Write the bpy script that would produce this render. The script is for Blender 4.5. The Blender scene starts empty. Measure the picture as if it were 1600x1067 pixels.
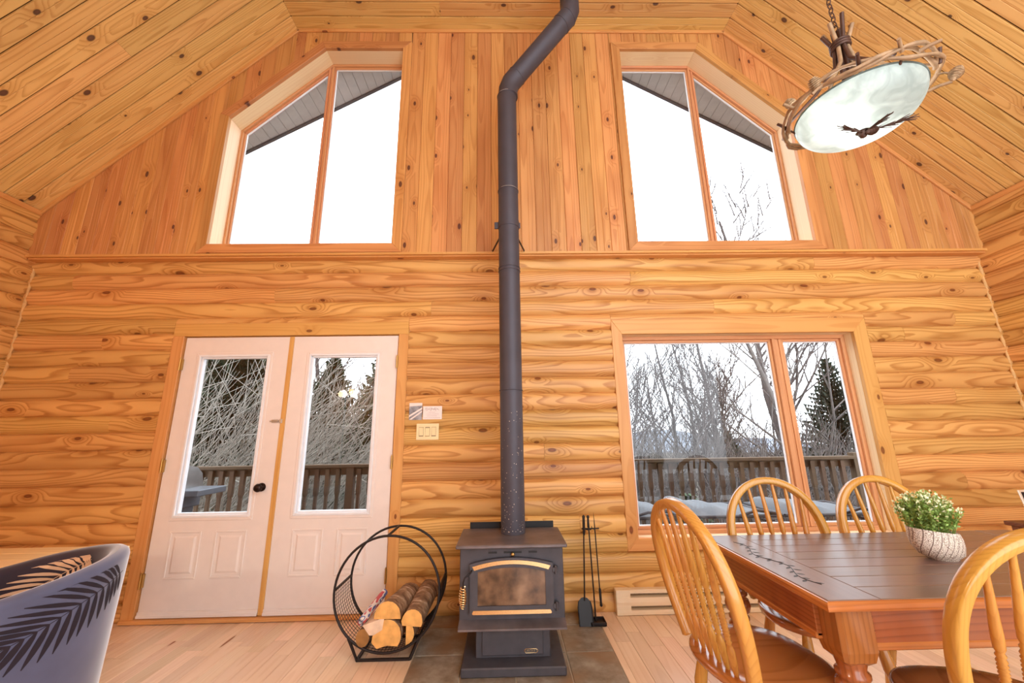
import bpy, bmesh, math, random
from mathutils import Vector, Matrix
random.seed(7)
PI = math.pi
sc = bpy.context.scene
C = sc.collection

# ---------------------------------------------------------------- camera
cam_data = bpy.data.cameras.new('camera')
cam_data.sensor_width = 36.0
cam_data.lens = 607.3 * 36.0 / 1600.0
cam_data.clip_start = 0.05
cam_data.clip_end = 500
cam = bpy.data.objects.new('camera', cam_data)
C.objects.link(cam)
th, yaw, roll = 0.23095, 0.019079, -0.015544
F = Vector((math.sin(yaw) * math.cos(th), math.cos(yaw) * math.cos(th), math.sin(th)))
R0 = Vector((math.cos(yaw), -math.sin(yaw), 0))
U0 = R0.cross(F)
Rv = math.cos(roll) * R0 + math.sin(roll) * U0
Uv = -math.sin(roll) * R0 + math.cos(roll) * U0
M = Matrix.Identity(4)
for i in range(3):
    M[i][0] = Rv[i]; M[i][1] = Uv[i]; M[i][2] = -F[i]
M[0][3], M[1][3], M[2][3] = 0.0, -3.17, 1.2675
cam.matrix_world = M
sc.camera = cam

# ---------------------------------------------------------------- world, exposure
world = bpy.data.worlds.new('overcast_sky')
sc.world = world
world.use_nodes = True
wn = world.node_tree
bg = wn.nodes['Background']
bg.inputs['Color'].default_value = (0.93, 0.96, 1.0, 1)
bg.inputs['Strength'].default_value = 4.4
sc.view_settings.view_transform = 'Standard'
sc.view_settings.look = 'None'
sc.view_settings.gamma = 1.0
sc.view_settings.use_curve_mapping = False
sc.view_settings.exposure = 0.0
try:
    sc.cycles.sample_clamp_indirect = 6.0
    sc.cycles.caustics_reflective = False
    sc.cycles.caustics_refractive = False
    sc.cycles.max_bounces = 7
    sc.cycles.diffuse_bounces = 4
    sc.cycles.glossy_bounces = 3
    sc.cycles.transmission_bounces = 4
    sc.cycles.transparent_max_bounces = 10
    sc.cycles.use_denoising = True
    sc.cycles.adaptive_threshold = 0.04
except Exception:
    pass

# ---------------------------------------------------------------- node helpers
def new_mat(name):
    m = bpy.data.materials.new(name)
    m.use_nodes = True
    nt = m.node_tree
    b = nt.nodes['Principled BSDF']
    return m, nt, b

def ramp(nt, stops, fac, interp='LINEAR'):
    r = nt.nodes.new('ShaderNodeValToRGB')
    cr = r.color_ramp
    cr.interpolation = interp
    while len(cr.elements) < len(stops):
        cr.elements.new(0.5)
    for e, (p, c) in zip(cr.elements, stops):
        e.position = p
        e.color = (c[0], c[1], c[2], 1)
    nt.links.new(fac, r.inputs['Fac'])
    return r.outputs['Color']

def mth(nt, op, a, b=None, c=None, clamp=False):
    n = nt.nodes.new('ShaderNodeMath')
    n.operation = op
    n.use_clamp = clamp
    for i, v in enumerate((a, b, c)):
        if v is None:
            continue
        if isinstance(v, (int, float)):
            n.inputs[i].default_value = v
        else:
            nt.links.new(v, n.inputs[i])
    return n.outputs[0]

def mixc(nt, fac, a, b, blend='MIX'):
    n = nt.nodes.new('ShaderNodeMix')
    n.data_type = 'RGBA'
    n.blend_type = blend
    for key, v in (('Factor', fac), ('A', a), ('B', b)):
        sock = [s for s in n.inputs if s.name == key and (s.type == 'RGBA' if key != 'Factor' else s.type == 'VALUE')][0]
        if isinstance(v, (int, float)):
            sock.default_value = v
        elif isinstance(v, tuple):
            sock.default_value = (v[0], v[1], v[2], 1)
        else:
            nt.links.new(v, sock)
    return [s for s in n.outputs if s.type == 'RGBA'][0]

def comb(nt, x, y, z):
    n = nt.nodes.new('ShaderNodeCombineXYZ')
    for i, v in enumerate((x, y, z)):
        if isinstance(v, (int, float)):
            n.inputs[i].default_value = v
        else:
            nt.links.new(v, n.inputs[i])
    return n.outputs[0]

def noise(nt, vec, scale, detail=2.0, rough=0.5):
    n = nt.nodes.new('ShaderNodeTexNoise')
    n.inputs['Scale'].default_value = scale
    n.inputs['Detail'].default_value = detail
    n.inputs['Roughness'].default_value = rough
    if vec is not None:
        nt.links.new(vec, n.inputs['Vector'])
    return n

def smooth(nt, v, a, b):
    n = nt.nodes.new('ShaderNodeMapRange')
    n.interpolation_type = 'SMOOTHSTEP'
    nt.links.new(v, n.inputs['Value'])
    n.inputs['From Min'].default_value = a
    n.inputs['From Max'].default_value = b
    return n.outputs['Result']

def srgb(r, g, b):
    def f(c):
        c /= 255.0
        return c / 12.92 if c <= 0.04045 else ((c + 0.055) / 1.055) ** 2.4
    return (f(r), f(g), f(b))

def wood(name, light, dark, knotc=None, rings=70.0, warp=0.05, knot_cell=(0.34, 0.13), knot_p=0.55, rough=0.42,
         vary=0.16, grain=0.75, bump=0.12, zoff=0.05, coat=0.0, blotch=0.25, axis='x', ior=1.5):
    """sawn timber: growth rings around a pith below the face, grain along local X, a knot here and there"""
    m, nt, b = new_mat(name)
    tc = nt.nodes.new('ShaderNodeTexCoord')
    oi = nt.nodes.new('ShaderNodeObjectInfo')
    R = oi.outputs['Random']
    sep = nt.nodes.new('ShaderNodeSeparateXYZ')
    nt.links.new(tc.outputs['Object'], sep.inputs[0])
    X, Y, Z = sep.outputs
    if axis == 'z': X, Z = Z, X
    r2 = mth(nt, 'FRACT', mth(nt, 'MULTIPLY', R, 17.31))
    r3 = mth(nt, 'FRACT', mth(nt, 'MULTIPLY', R, 71.7))
    Xo = mth(nt, 'ADD', X, mth(nt, 'MULTIPLY', R, 60.0))
    Yk = mth(nt, 'ADD', Y, mth(nt, 'MULTIPLY', r2, 9.0))
    # knots
    vor = nt.nodes.new('ShaderNodeTexVoronoi')
    vor.voronoi_dimensions = '2D'
    vor.inputs['Scale'].default_value = 1.0
    vor.inputs['Randomness'].default_value = 0.85
    nt.links.new(comb(nt, mth(nt, 'DIVIDE', Xo, knot_cell[0]), mth(nt, 'DIVIDE', Yk, knot_cell[1]), 0.0), vor.inputs['Vector'])
    d = vor.outputs['Distance']
    vs = nt.nodes.new('ShaderNodeSeparateColor')
    nt.links.new(vor.outputs['Color'], vs.inputs[0])
    on = mth(nt, 'GREATER_THAN', vs.outputs[0], 1.0 - knot_p)
    size = mth(nt, 'MULTIPLY_ADD', vs.outputs[1], 0.055, 0.03)
    kd = mth(nt, 'DIVIDE', d, size)          # 1 at the edge of a knot
    kmask = mth(nt, 'MULTIPLY', on, mth(nt, 'SUBTRACT', 1.0, smooth(nt, kd, 0.75, 1.25)))
    khalo = mth(nt, 'MULTIPLY', on, mth(nt, 'SUBTRACT', 1.0, smooth(nt, kd, 0.6, 5.5)))
    # rings
    nz = noise(nt, comb(nt, mth(nt, 'MULTIPLY', Xo, 0.8), mth(nt, 'MULTIPLY', Yk, 4.0), Z), 1.0, 1.0)
    ns = nt.nodes.new('ShaderNodeSeparateColor')
    nt.links.new(nz.outputs['Color'], ns.inputs[0])
    yy = mth(nt, 'ADD', Y, mth(nt, 'MULTIPLY_ADD', r3, 0.09, -0.045))
    yy = mth(nt, 'ADD', yy, mth(nt, 'MULTIPLY', mth(nt, 'SUBTRACT', ns.outputs[0], 0.5), warp))
    zz = mth(nt, 'ADD', mth(nt, 'ADD', Z, zoff), mth(nt, 'MULTIPLY', mth(nt, 'SUBTRACT', ns.outputs[1], 0.5), warp * 2.4))
    rad = mth(nt, 'SQRT', mth(nt, 'ADD', mth(nt, 'MULTIPLY', yy, yy), mth(nt, 'MULTIPLY', zz, zz)))
    rad = mth(nt, 'ADD', rad, mth(nt, 'MULTIPLY', khalo, 0.03))
    fr = mth(nt, 'FRACT', mth(nt, 'MULTIPLY', rad, rings))
    fib = noise(nt, comb(nt, mth(nt, 'MULTIPLY', Xo, 3.0), mth(nt, 'MULTIPLY', Yk, 160.0), mth(nt, 'MULTIPLY', Z, 160.0)), 1.0, 1.0)
    late = ramp(nt, [(0.0, (0, 0, 0)), (0.5, (.12, .12, .12)), (0.86, (1, 1, 1)), (0.94, (.9, .9, .9)), (1.0, (0, 0, 0))], fr)
    lat = mth(nt, 'MULTIPLY', late, grain)
    lat = mth(nt, 'MULTIPLY', lat, mth(nt, 'MULTIPLY_ADD', fib.outputs['Fac'], 0.9, 0.45), clamp=True)
    col = mixc(nt, lat, light, dark)
    bl = noise(nt, comb(nt, mth(nt, 'MULTIPLY', Xo, 1.5), mth(nt, 'MULTIPLY', Yk, 7.0), 0.0), 1.0, 1.0)
    col = mixc(nt, mth(nt, 'MULTIPLY', smooth(nt, bl.outputs['Fac'], 0.42, 0.75), blotch), col, dark)
    if knotc is None:
        knotc = tuple(c * 0.25 for c in dark)
    col = mixc(nt, mth(nt, 'MULTIPLY', khalo, 0.35), col, dark)
    kin = ramp(nt, [(0.0, tuple(c * 1.7 for c in knotc)), (0.6, tuple(c * 1.3 for c in knotc)), (0.95, knotc)], kd)
    col = mixc(nt, mth(nt, 'MULTIPLY', kmask, 0.92), col, kin)
    hsv = nt.nodes.new('ShaderNodeHueSaturation')
    nt.links.new(col, hsv.inputs['Color'])
    nt.links.new(mth(nt, 'MULTIPLY_ADD', r2, vary * 2, 1.0 - vary), hsv.inputs['Value'])
    nt.links.new(mth(nt, 'MULTIPLY_ADD', r3, 0.016, 0.492), hsv.inputs['Hue'])
    nt.links.new(hsv.outputs[0], b.inputs['Base Color'])
    b.inputs['Roughness'].default_value = rough
    b.inputs['Specular IOR Level'].default_value = 0.35
    b.inputs['IOR'].default_value = ior
    if coat:
        b.inputs['Coat Weight'].default_value = coat
        b.inputs['Coat Roughness'].default_value = 0.14
    if bump:
        bp = nt.nodes.new('ShaderNodeBump')
        bp.inputs['Strength'].default_value = bump
        bp.inputs['Distance'].default_value = 0.002
        nt.links.new(mth(nt, 'SUBTRACT', mth(nt, 'MULTIPLY', lat, -1.0), kmask), bp.inputs['Height'])
        nt.links.new(bp.outputs[0], b.inputs['Normal'])
    return m

def plain(name, col, rough=0.5, metal=0.0, spec=0.5, nscale=0.0, namp=0.0, bump=0.0, coat=0.0):
    m, nt, b = new_mat(name)
    b.inputs['Roughness'].default_value = rough
    b.inputs['Metallic'].default_value = metal
    b.inputs['Specular IOR Level'].default_value = spec
    if coat:
        b.inputs['Coat Weight'].default_value = coat
    tc = nt.nodes.new('ShaderNodeTexCoord')
    n = noise(nt, tc.outputs['Object'], nscale or 12.0, 3.0)
    a = namp or 0.06
    c0 = tuple(max(0, c * (1 - a)) for c in col)
    c1 = tuple(min(1, c * (1 + a)) for c in col)
    nt.links.new(ramp(nt, [(0.3, c0), (0.7, c1)], n.outputs['Fac']), b.inputs['Base Color'])
    if bump:
        bp = nt.nodes.new('ShaderNodeBump')
        bp.inputs['Strength'].default_value = bump
        bp.inputs['Distance'].default_value = 0.003
        nt.links.new(n.outputs['Fac'], bp.inputs['Height'])
        nt.links.new(bp.outputs[0], b.inputs['Normal'])
    return m

MT = {}
MT['log'] = wood('log_pine', srgb(222, 172, 104), srgb(162, 98, 36), srgb(104, 56, 26), rings=95, warp=0.055, knot_cell=(0.45, 0.2), knot_p=0.35, rough=0.4, vary=0.12, grain=0.68, zoff=0.05, blotch=0.25, bump=0)
MT['gable'] = wood('gable_pine', srgb(208, 152, 94), srgb(160, 94, 44), srgb(72, 38, 32), rings=80, warp=0.025, knot_cell=(0.36, 0.17), knot_p=0.42, rough=0.42, vary=0.13, grain=0.45, zoff=0.09, blotch=0.35, bump=0)
MT['ceil'] = wood('ceiling_pine', srgb(222, 182, 116), srgb(174, 120, 56), srgb(66, 42, 38), rings=85, warp=0.035, knot_cell=(0.36, 0.22), knot_p=0.34, rough=0.4, vary=0.11, grain=0.55, zoff=0.07, blotch=0.2, bump=0)
MT['trim'] = wood('trim_pine', srgb(218, 164, 98), srgb(188, 124, 58), srgb(110, 60, 32), rings=60, warp=0.03, knot_cell=(0.4, 0.2), knot_p=0.3, rough=0.4, vary=0.05, grain=0.35, zoff=0.08, bump=0)
MT['pale'] = wood('pale_pine', srgb(242, 216, 176), srgb(220, 178, 130), srgb(150, 110, 76), rings=60, warp=0.03, knot_cell=(0.4, 0.2), knot_p=0.3, rough=0.45, vary=0.04, grain=0.3, zoff=0.08, bump=0)
MT['sash'] = wood('sash_fir', srgb(214, 156, 112), srgb(180, 116, 74), rings=90, warp=0.01, knot_p=0.0, rough=0.4, vary=0.04, grain=0.4, zoff=0.1, bump=0)
MT['floor'] = wood('floor_maple', srgb(236, 206, 176), srgb(208, 164, 130), srgb(120, 66, 36), rings=80, warp=0.03, knot_cell=(0.9, 0.1), knot_p=0.12, rough=0.27, vary=0.1, grain=0.25, zoff=0.07, blotch=0.2, bump=0)
MT['oak'] = wood('chair_oak', srgb(204, 146, 66), srgb(156, 96, 32), rings=110, warp=0.02, knot_p=0.0, rough=0.26, vary=0.05, grain=0.3, zoff=0.12, coat=0.5, bump=0.06, axis='z')
MT['seat'] = wood('chair_seat_oak', srgb(180, 108, 52), srgb(132, 70, 26), rings=60, warp=0.05, knot_p=0.0, rough=0.22, vary=0.04, grain=0.5, zoff=0.1, coat=0.7, bump=0.05)
MT['top'] = wood('espresso_top', srgb(112, 84, 72), srgb(84, 60, 52), rings=90, warp=0.02, knot_p=0.0, rough=0.3, vary=0.08, grain=0.35, zoff=0.1, bump=0.02, ior=2.1)
MT['top'].node_tree.nodes['Principled BSDF'].inputs['Specular IOR Level'].default_value = 0.6
MT['table'] = wood('table_mahogany', srgb(158, 90, 44), srgb(106, 54, 22), rings=60, warp=0.04, knot_p=0.0, rough=0.25, vary=0.04, grain=0.45, zoff=0.08, coat=0.6, bump=0.04)
MT['tableleg'] = wood('table_leg_mahogany', srgb(158, 90, 44), srgb(106, 54, 22), rings=60, warp=0.04, knot_p=0.0, rough=0.25, vary=0.04, grain=0.45, zoff=0.08, coat=0.6, bump=0.04, axis='z')
MT['tedge'] = wood('table_edge', srgb(190, 118, 58), srgb(144, 80, 32), rings=60, warp=0.03, knot_p=0.0, rough=0.25, vary=0.03, grain=0.5, zoff=0.08, coat=0.5, bump=0.04)
MT['deck'] = wood('deck_timber', srgb(94, 79, 64), srgb(70, 56, 46), rings=60, warp=0.03, knot_p=0.2, rough=0.8, vary=0.1, grain=0.5, bump=0)
MT['rail'] = wood('railing_timber', srgb(99, 79, 61), srgb(74, 56, 41), rings=60, warp=0.02, knot_p=0.1, rough=0.8, vary=0.1, grain=0.5, bump=0)
MT['white'] = plain('door_white_paint', srgb(236, 226, 220), 0.42, namp=0.02)
MT['winwhite'] = plain('glazing_white', srgb(236, 240, 246), 0.35, namp=0.02)
MT['backing'] = plain('dark_gap', srgb(92, 52, 22), 0.9)
MT['caulk'] = plain('corner_caulk', srgb(212, 170, 112), 0.8, nscale=30, namp=0.15, bump=0.6)
MT['brass'] = plain('hinge_brass', srgb(196, 160, 96), 0.3, 0.9)
MT['gold'] = plain('gold_trim', srgb(244, 212, 160), 0.25, 1.0)
MT['bronze'] = plain('knob_bronze', srgb(46, 32, 28), 0.35, 0.7)
MT['iron'] = plain('black_iron', srgb(44, 38, 38), 0.5, 0.5, nscale=60, namp=0.15)
MT['stove'] = plain('stove_steel', srgb(80, 78, 84), 0.5, 0.35, nscale=18, namp=0.12, bump=0.05)
MT['stovetop'] = plain('stove_top_steel', srgb(116, 108, 110), 0.42, 0.5, nscale=9, namp=0.25)
MT['pipe'] = plain('stove_pipe', srgb(74, 71, 80), 0.55, 0.3, nscale=6, namp=0.08)
MT['mark'] = plain('pipe_scuff', srgb(190, 176, 160), 0.6)
MT['ivory'] = plain('ivory_plastic', srgb(240, 220, 172), 0.4, namp=0.01)
MT['heater'] = plain('heater_enamel', srgb(240, 222, 190), 0.4, namp=0.02)
MT['hdark'] = plain('heater_slot', srgb(150, 128, 98), 0.7)
MT['black'] = plain('matte_black', srgb(26, 24, 26), 0.5)
MT['chrome'] = plain('brushed_steel', srgb(190, 190, 190), 0.3, 0.9)
MT['silver'] = plain('laptop_silver', srgb(224, 210, 192), 0.35, 0.5)
MT['spruce'] = plain('spruce_needles', srgb(56, 68, 55), 0.8, nscale=3, namp=0.4)
MT['spruce2'] = plain('cedar_needles', srgb(67, 84, 62), 0.8, nscale=3, namp=0.5)
MT['bark'] = plain('grey_bark', srgb(111, 105, 102), 0.9, nscale=8, namp=0.2)
MT['bark2'] = plain('dark_bark', srgb(85, 76, 74), 0.9, nscale=8, namp=0.2)
MT['twig'] = plain('pale_twig', srgb(156, 151, 141), 0.9, nscale=3, namp=0.25)
MT['ground'] = plain('winter_ground', srgb(76, 68, 56), 0.95, nscale=0.8, namp=0.35)
MT['hill'] = plain('far_hill', srgb(134, 144, 158), 1.0)  # haze of the distance is put into this pale blue colour
MT['soffit'] = plain('soffit_vinyl', srgb(206, 202, 198), 0.6)
MT['fascia'] = plain('fascia_dark', srgb(96, 90, 92), 0.6)
MT['sling'] = plain('lounger_fabric', srgb(114, 120, 126), 0.8, nscale=40, namp=0.05)
MT['tube'] = plain('lounger_tube', srgb(70, 70, 76), 0.5)
MT['cord'] = plain('lounger_cord', srgb(114, 109, 106), 0.7)
MT['grill'] = plain('grill_grey', srgb(93, 99, 108), 0.45, 0.3)
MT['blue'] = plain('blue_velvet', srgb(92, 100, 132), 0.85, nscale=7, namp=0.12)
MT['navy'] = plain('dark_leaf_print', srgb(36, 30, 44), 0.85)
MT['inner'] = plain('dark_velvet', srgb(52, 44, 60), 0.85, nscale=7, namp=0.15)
MT['tan'] = plain('tan_leaf_print', srgb(222, 190, 160), 0.85)
for k in ('blue', 'inner'):
    MT[k].node_tree.nodes['Principled BSDF'].inputs['Sheen Weight'].default_value = 1.0
    MT[k].node_tree.nodes['Principled BSDF'].inputs['Sheen Roughness'].default_value = 0.4
MT['card'] = plain('white_card', srgb(240, 226, 220), 0.6, namp=0.02)
MT['ink'] = plain('grey_ink', srgb(150, 130, 130), 0.7)
MT['photo'] = plain('postcard_photo', srgb(150, 150, 156), 0.5, nscale=30, namp=0.5)
MT['leafg'] = plain('plant_green', srgb(142, 172, 84), 0.6, nscale=30, namp=0.35)
MT['leafw'] = plain('plant_pale', srgb(240, 244, 200), 0.6, nscale=30, namp=0.15)
MT['cutwood'] = plain('split_wood', srgb(226, 170, 96), 0.8, nscale=14, namp=0.25, bump=0.5)
MT['cutdark'] = plain('old_cut_wood', srgb(150, 106, 56), 0.8, nscale=14, namp=0.3, bump=0.5)
MT['cutpale'] = plain('split_wood_pale', srgb(228, 200, 172), 0.8, nscale=14, namp=0.2, bump=0.5)
MT['branch'] = plain('lamp_branch', srgb(158, 128, 96), 0.6, nscale=25, namp=0.25)
MT['branchdark'] = plain('lamp_branch_dark', srgb(84, 58, 48), 0.5, 0.3, nscale=25, namp=0.25)
MT['cone'] = plain('pine_cone', srgb(176, 150, 118), 0.7, nscale=60, namp=0.35)
MT['sidew'] = wood('walnut_side', srgb(120, 70, 44), srgb(84, 46, 28), rings=60, knot_p=0.0, rough=0.4)
MT['sidep'] = wood('side_pine', srgb(246, 222, 170), srgb(224, 186, 120), rings=60, knot_p=0.1, rough=0.3, grain=0.4, coat=0.4)

def bark_mat():
    m, nt, b = new_mat('firewood_bark')
    tc = nt.nodes.new('ShaderNodeTexCoord')
    mp = nt.nodes.new('ShaderNodeMapping')
    mp.inputs['Scale'].default_value = (40, 10, 10)
    nt.links.new(tc.outputs['Object'], mp.inputs[0])
    n = noise(nt, mp.outputs[0], 1.0, 4.0, 0.7)
    nt.links.new(ramp(nt, [(0.3, srgb(74, 48, 34)), (0.5, srgb(132, 96, 66)), (0.62, srgb(168, 136, 106)), (0.75, srgb(214, 196, 178))], n.outputs['Fac']), b.inputs['Base Color'])
    b.inputs['Roughness'].default_value = 0.9
    bp = nt.nodes.new('ShaderNodeBump')
    bp.inputs['Strength'].default_value = 0.8
    bp.inputs['Distance'].default_value = 0.006
    nt.links.new(n.outputs['Fac'], bp.inputs['Height'])
    nt.links.new(bp.outputs[0], b.inputs['Normal'])
    return m
MT['fbark'] = bark_mat()

def slate_mat():
    m, nt, b = new_mat('hearth_slate')
    tc = nt.nodes.new('ShaderNodeTexCoord')
    oi = nt.nodes.new('ShaderNodeObjectInfo')
    v = nt.nodes.new('ShaderNodeVectorMath'); v.operation = 'ADD'
    nt.links.new(tc.outputs['Object'], v.inputs[0])
    nt.links.new(comb(nt, mth(nt, 'MULTIPLY', oi.outputs['Random'], 30.0), 0.0, 0.0), v.inputs[1])
    n = noise(nt, v.outputs[0], 9.0, 5.0, 0.62)
    n2 = noise(nt, v.outputs[0], 3.0, 2.0)
    c = ramp(nt, [(0.3, srgb(112, 98, 82)), (0.5, srgb(142, 130, 114)), (0.72, srgb(172, 164, 150))], n.outputs['Fac'])
    c = mixc(nt, smooth(nt, n2.outputs['Fac'], 0.45, 0.7), c, srgb(140, 112, 86))
    nt.links.new(c, b.inputs['Base Color'])
    b.inputs['Roughness'].default_value = 0.36
    bp = nt.nodes.new('ShaderNodeBump'); bp.inputs['Strength'].default_value = 0.25; bp.inputs['Distance'].default_value = 0.004
    nt.links.new(n.outputs['Fac'], bp.inputs['Height']); nt.links.new(bp.outputs[0], b.inputs['Normal'])
    return m
MT['slate'] = slate_mat()
MT['grout'] = plain('grout', srgb(188, 172, 148), 0.9, nscale=30, namp=0.1)

def glass_mat(name, refl=0.07, tint=(1, 1, 1)):
    m = bpy.data.materials.new(name); m.use_nodes = True
    nt = m.node_tree; nt.nodes.clear()
    out = nt.nodes.new('ShaderNodeOutputMaterial')
    tr = nt.nodes.new('ShaderNodeBsdfTransparent'); tr.inputs[0].default_value = (*tint, 1)
    gl = nt.nodes.new('ShaderNodeBsdfGlossy'); gl.inputs['Roughness'].default_value = 0.02
    fr = nt.nodes.new('ShaderNodeFresnel'); fr.inputs['IOR'].default_value = 1.45
    mx = nt.nodes.new('ShaderNodeMixShader')
    ge = nt.nodes.new('ShaderNodeNewGeometry')
    nt.links.new(mth(nt, 'MULTIPLY', fr.outputs[0], mth(nt, 'SUBTRACT', 1.0, ge.outputs['Backfacing'])), mx.inputs[0]); nt.links.new(tr.outputs[0], mx.inputs[1]); nt.links.new(gl.outputs[0], mx.inputs[2])
    nt.links.new(mx.outputs[0], out.inputs[0])
    return m
MT['glass'] = glass_mat('window_glass', tint=(0.96, 0.97, 0.98))

def stove_glass():
    m, nt, b = new_mat('sooty_stove_glass')
    tc = nt.nodes.new('ShaderNodeTexCoord')
    n = noise(nt, tc.outputs['Object'], 11.0, 4.0)
    nt.links.new(ramp(nt, [(0.3, srgb(70, 52, 40)), (0.5, srgb(116, 88, 66)), (0.72, srgb(150, 120, 94))], n.outputs['Fac']), b.inputs['Base Color'])
    b.inputs['Roughness'].default_value = 0.12
    b.inputs['Coat Weight'].default_value = 0.6
    return m
MT['sglass'] = stove_glass()

def pot_mat():
    m, nt, b = new_mat('mosaic_pot')
    tc = nt.nodes.new('ShaderNodeTexCoord')
    sep = nt.nodes.new('ShaderNodeSeparateXYZ'); nt.links.new(tc.outputs['Object'], sep.inputs[0])
    X, Y, Z = sep.outputs
    v = nt.nodes.new('ShaderNodeTexVoronoi'); v.feature = 'DISTANCE_TO_EDGE'; v.inputs['Scale'].default_value = 170
    nt.links.new(tc.outputs['Object'], v.inputs['Vector'])
    edge = smooth(nt, v.outputs['Distance'], 0.03, 0.13)
    q = mth(nt, 'SUBTRACT', 0.115, Z)
    s = mth(nt, 'ADD', mth(nt, 'MULTIPLY', mth(nt, 'ARCTAN2', Y, X), 3.1), mth(nt, 'MULTIPLY', mth(nt, 'MULTIPLY', q, q), 150.0))
    fr = mth(nt, 'ABSOLUTE', mth(nt, 'SUBTRACT', mth(nt, 'FRACT', s), 0.5))
    st = mth(nt, 'LESS_THAN', fr, 0.06)
    c = mixc(nt, edge, srgb(150, 124, 104), srgb(238, 224, 208))
    c = mixc(nt, st, c, srgb(122, 98, 84))
    nt.links.new(c, b.inputs['Base Color'])
    b.inputs['Roughness'].default_value = 0.6
    bp = nt.nodes.new('ShaderNodeBump'); bp.inputs['Strength'].default_value = 0.5; bp.inputs['Distance'].default_value = 0.002
    nt.links.new(edge, bp.inputs['Height']); nt.links.new(bp.outputs[0], b.inputs['Normal'])
    return m
MT['pot'] = pot_mat()

def bowl_mat():
    m, nt, b = new_mat('alabaster_glass')
    tc = nt.nodes.new('ShaderNodeTexCoord')
    n1 = noise(nt, tc.outputs['Object'], 4.0, 2.0)
    n = noise(nt, n1.outputs['Color'], 6.0, 3.0)
    col = ramp(nt, [(0.35, (0.25, 0.30, 0.29)), (0.65, (0.36, 0.42, 0.41))], n.outputs['Fac'])
    out = [x for x in nt.nodes if x.type == 'OUTPUT_MATERIAL'][0]
    tr = nt.nodes.new('ShaderNodeBsdfTranslucent'); nt.links.new(col, tr.inputs[0])
    nt.links.new(col, b.inputs['Base Color']); b.inputs['Roughness'].default_value = 0.2
    mx = nt.nodes.new('ShaderNodeMixShader'); mx.inputs[0].default_value = 0.6
    nt.links.new(b.outputs[0], mx.inputs[1]); nt.links.new(tr.outputs[0], mx.inputs[2])
    nt.links.new(mx.outputs[0], out.inputs[0])
    return m
MT['bowl'] = bowl_mat()

def emit(name, col, st):
    m = bpy.data.materials.new(name); m.use_nodes = True
    nt = m.node_tree; nt.nodes.clear()
    e = nt.nodes.new('ShaderNodeEmission'); e.inputs[0].default_value = (*col, 1); e.inputs[1].default_value = st
    o = nt.nodes.new('ShaderNodeOutputMaterial'); nt.links.new(e.outputs[0], o.inputs[0])
    return m
MT['bulb'] = emit('warm_bulb', (1.0, 0.72, 0.38), 40.0)
MT['screen'] = plain('laptop_screen', srgb(24, 26, 36), 0.15)

def paper_mat():
    m, nt, b = new_mat('printed_paper')
    tc = nt.nodes.new('ShaderNodeTexCoord')
    mp = nt.nodes.new('ShaderNodeMapping'); mp.inputs['Scale'].default_value = (14, 30, 30)
    nt.links.new(tc.outputs['Object'], mp.inputs[0])
    n = noise(nt, mp.outputs[0], 1.0, 1.0)
    nt.links.new(ramp(nt, [(0.38, srgb(190, 80, 84)), (0.45, srgb(226, 214, 206)), (0.55, srgb(96, 108, 160)), (0.66, srgb(232, 222, 214))], n.outputs['Fac'], 'CONSTANT'), b.inputs['Base Color'])
    b.inputs['Roughness'].default_value = 0.6
    return m
MT['paper'] = paper_mat()

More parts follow.
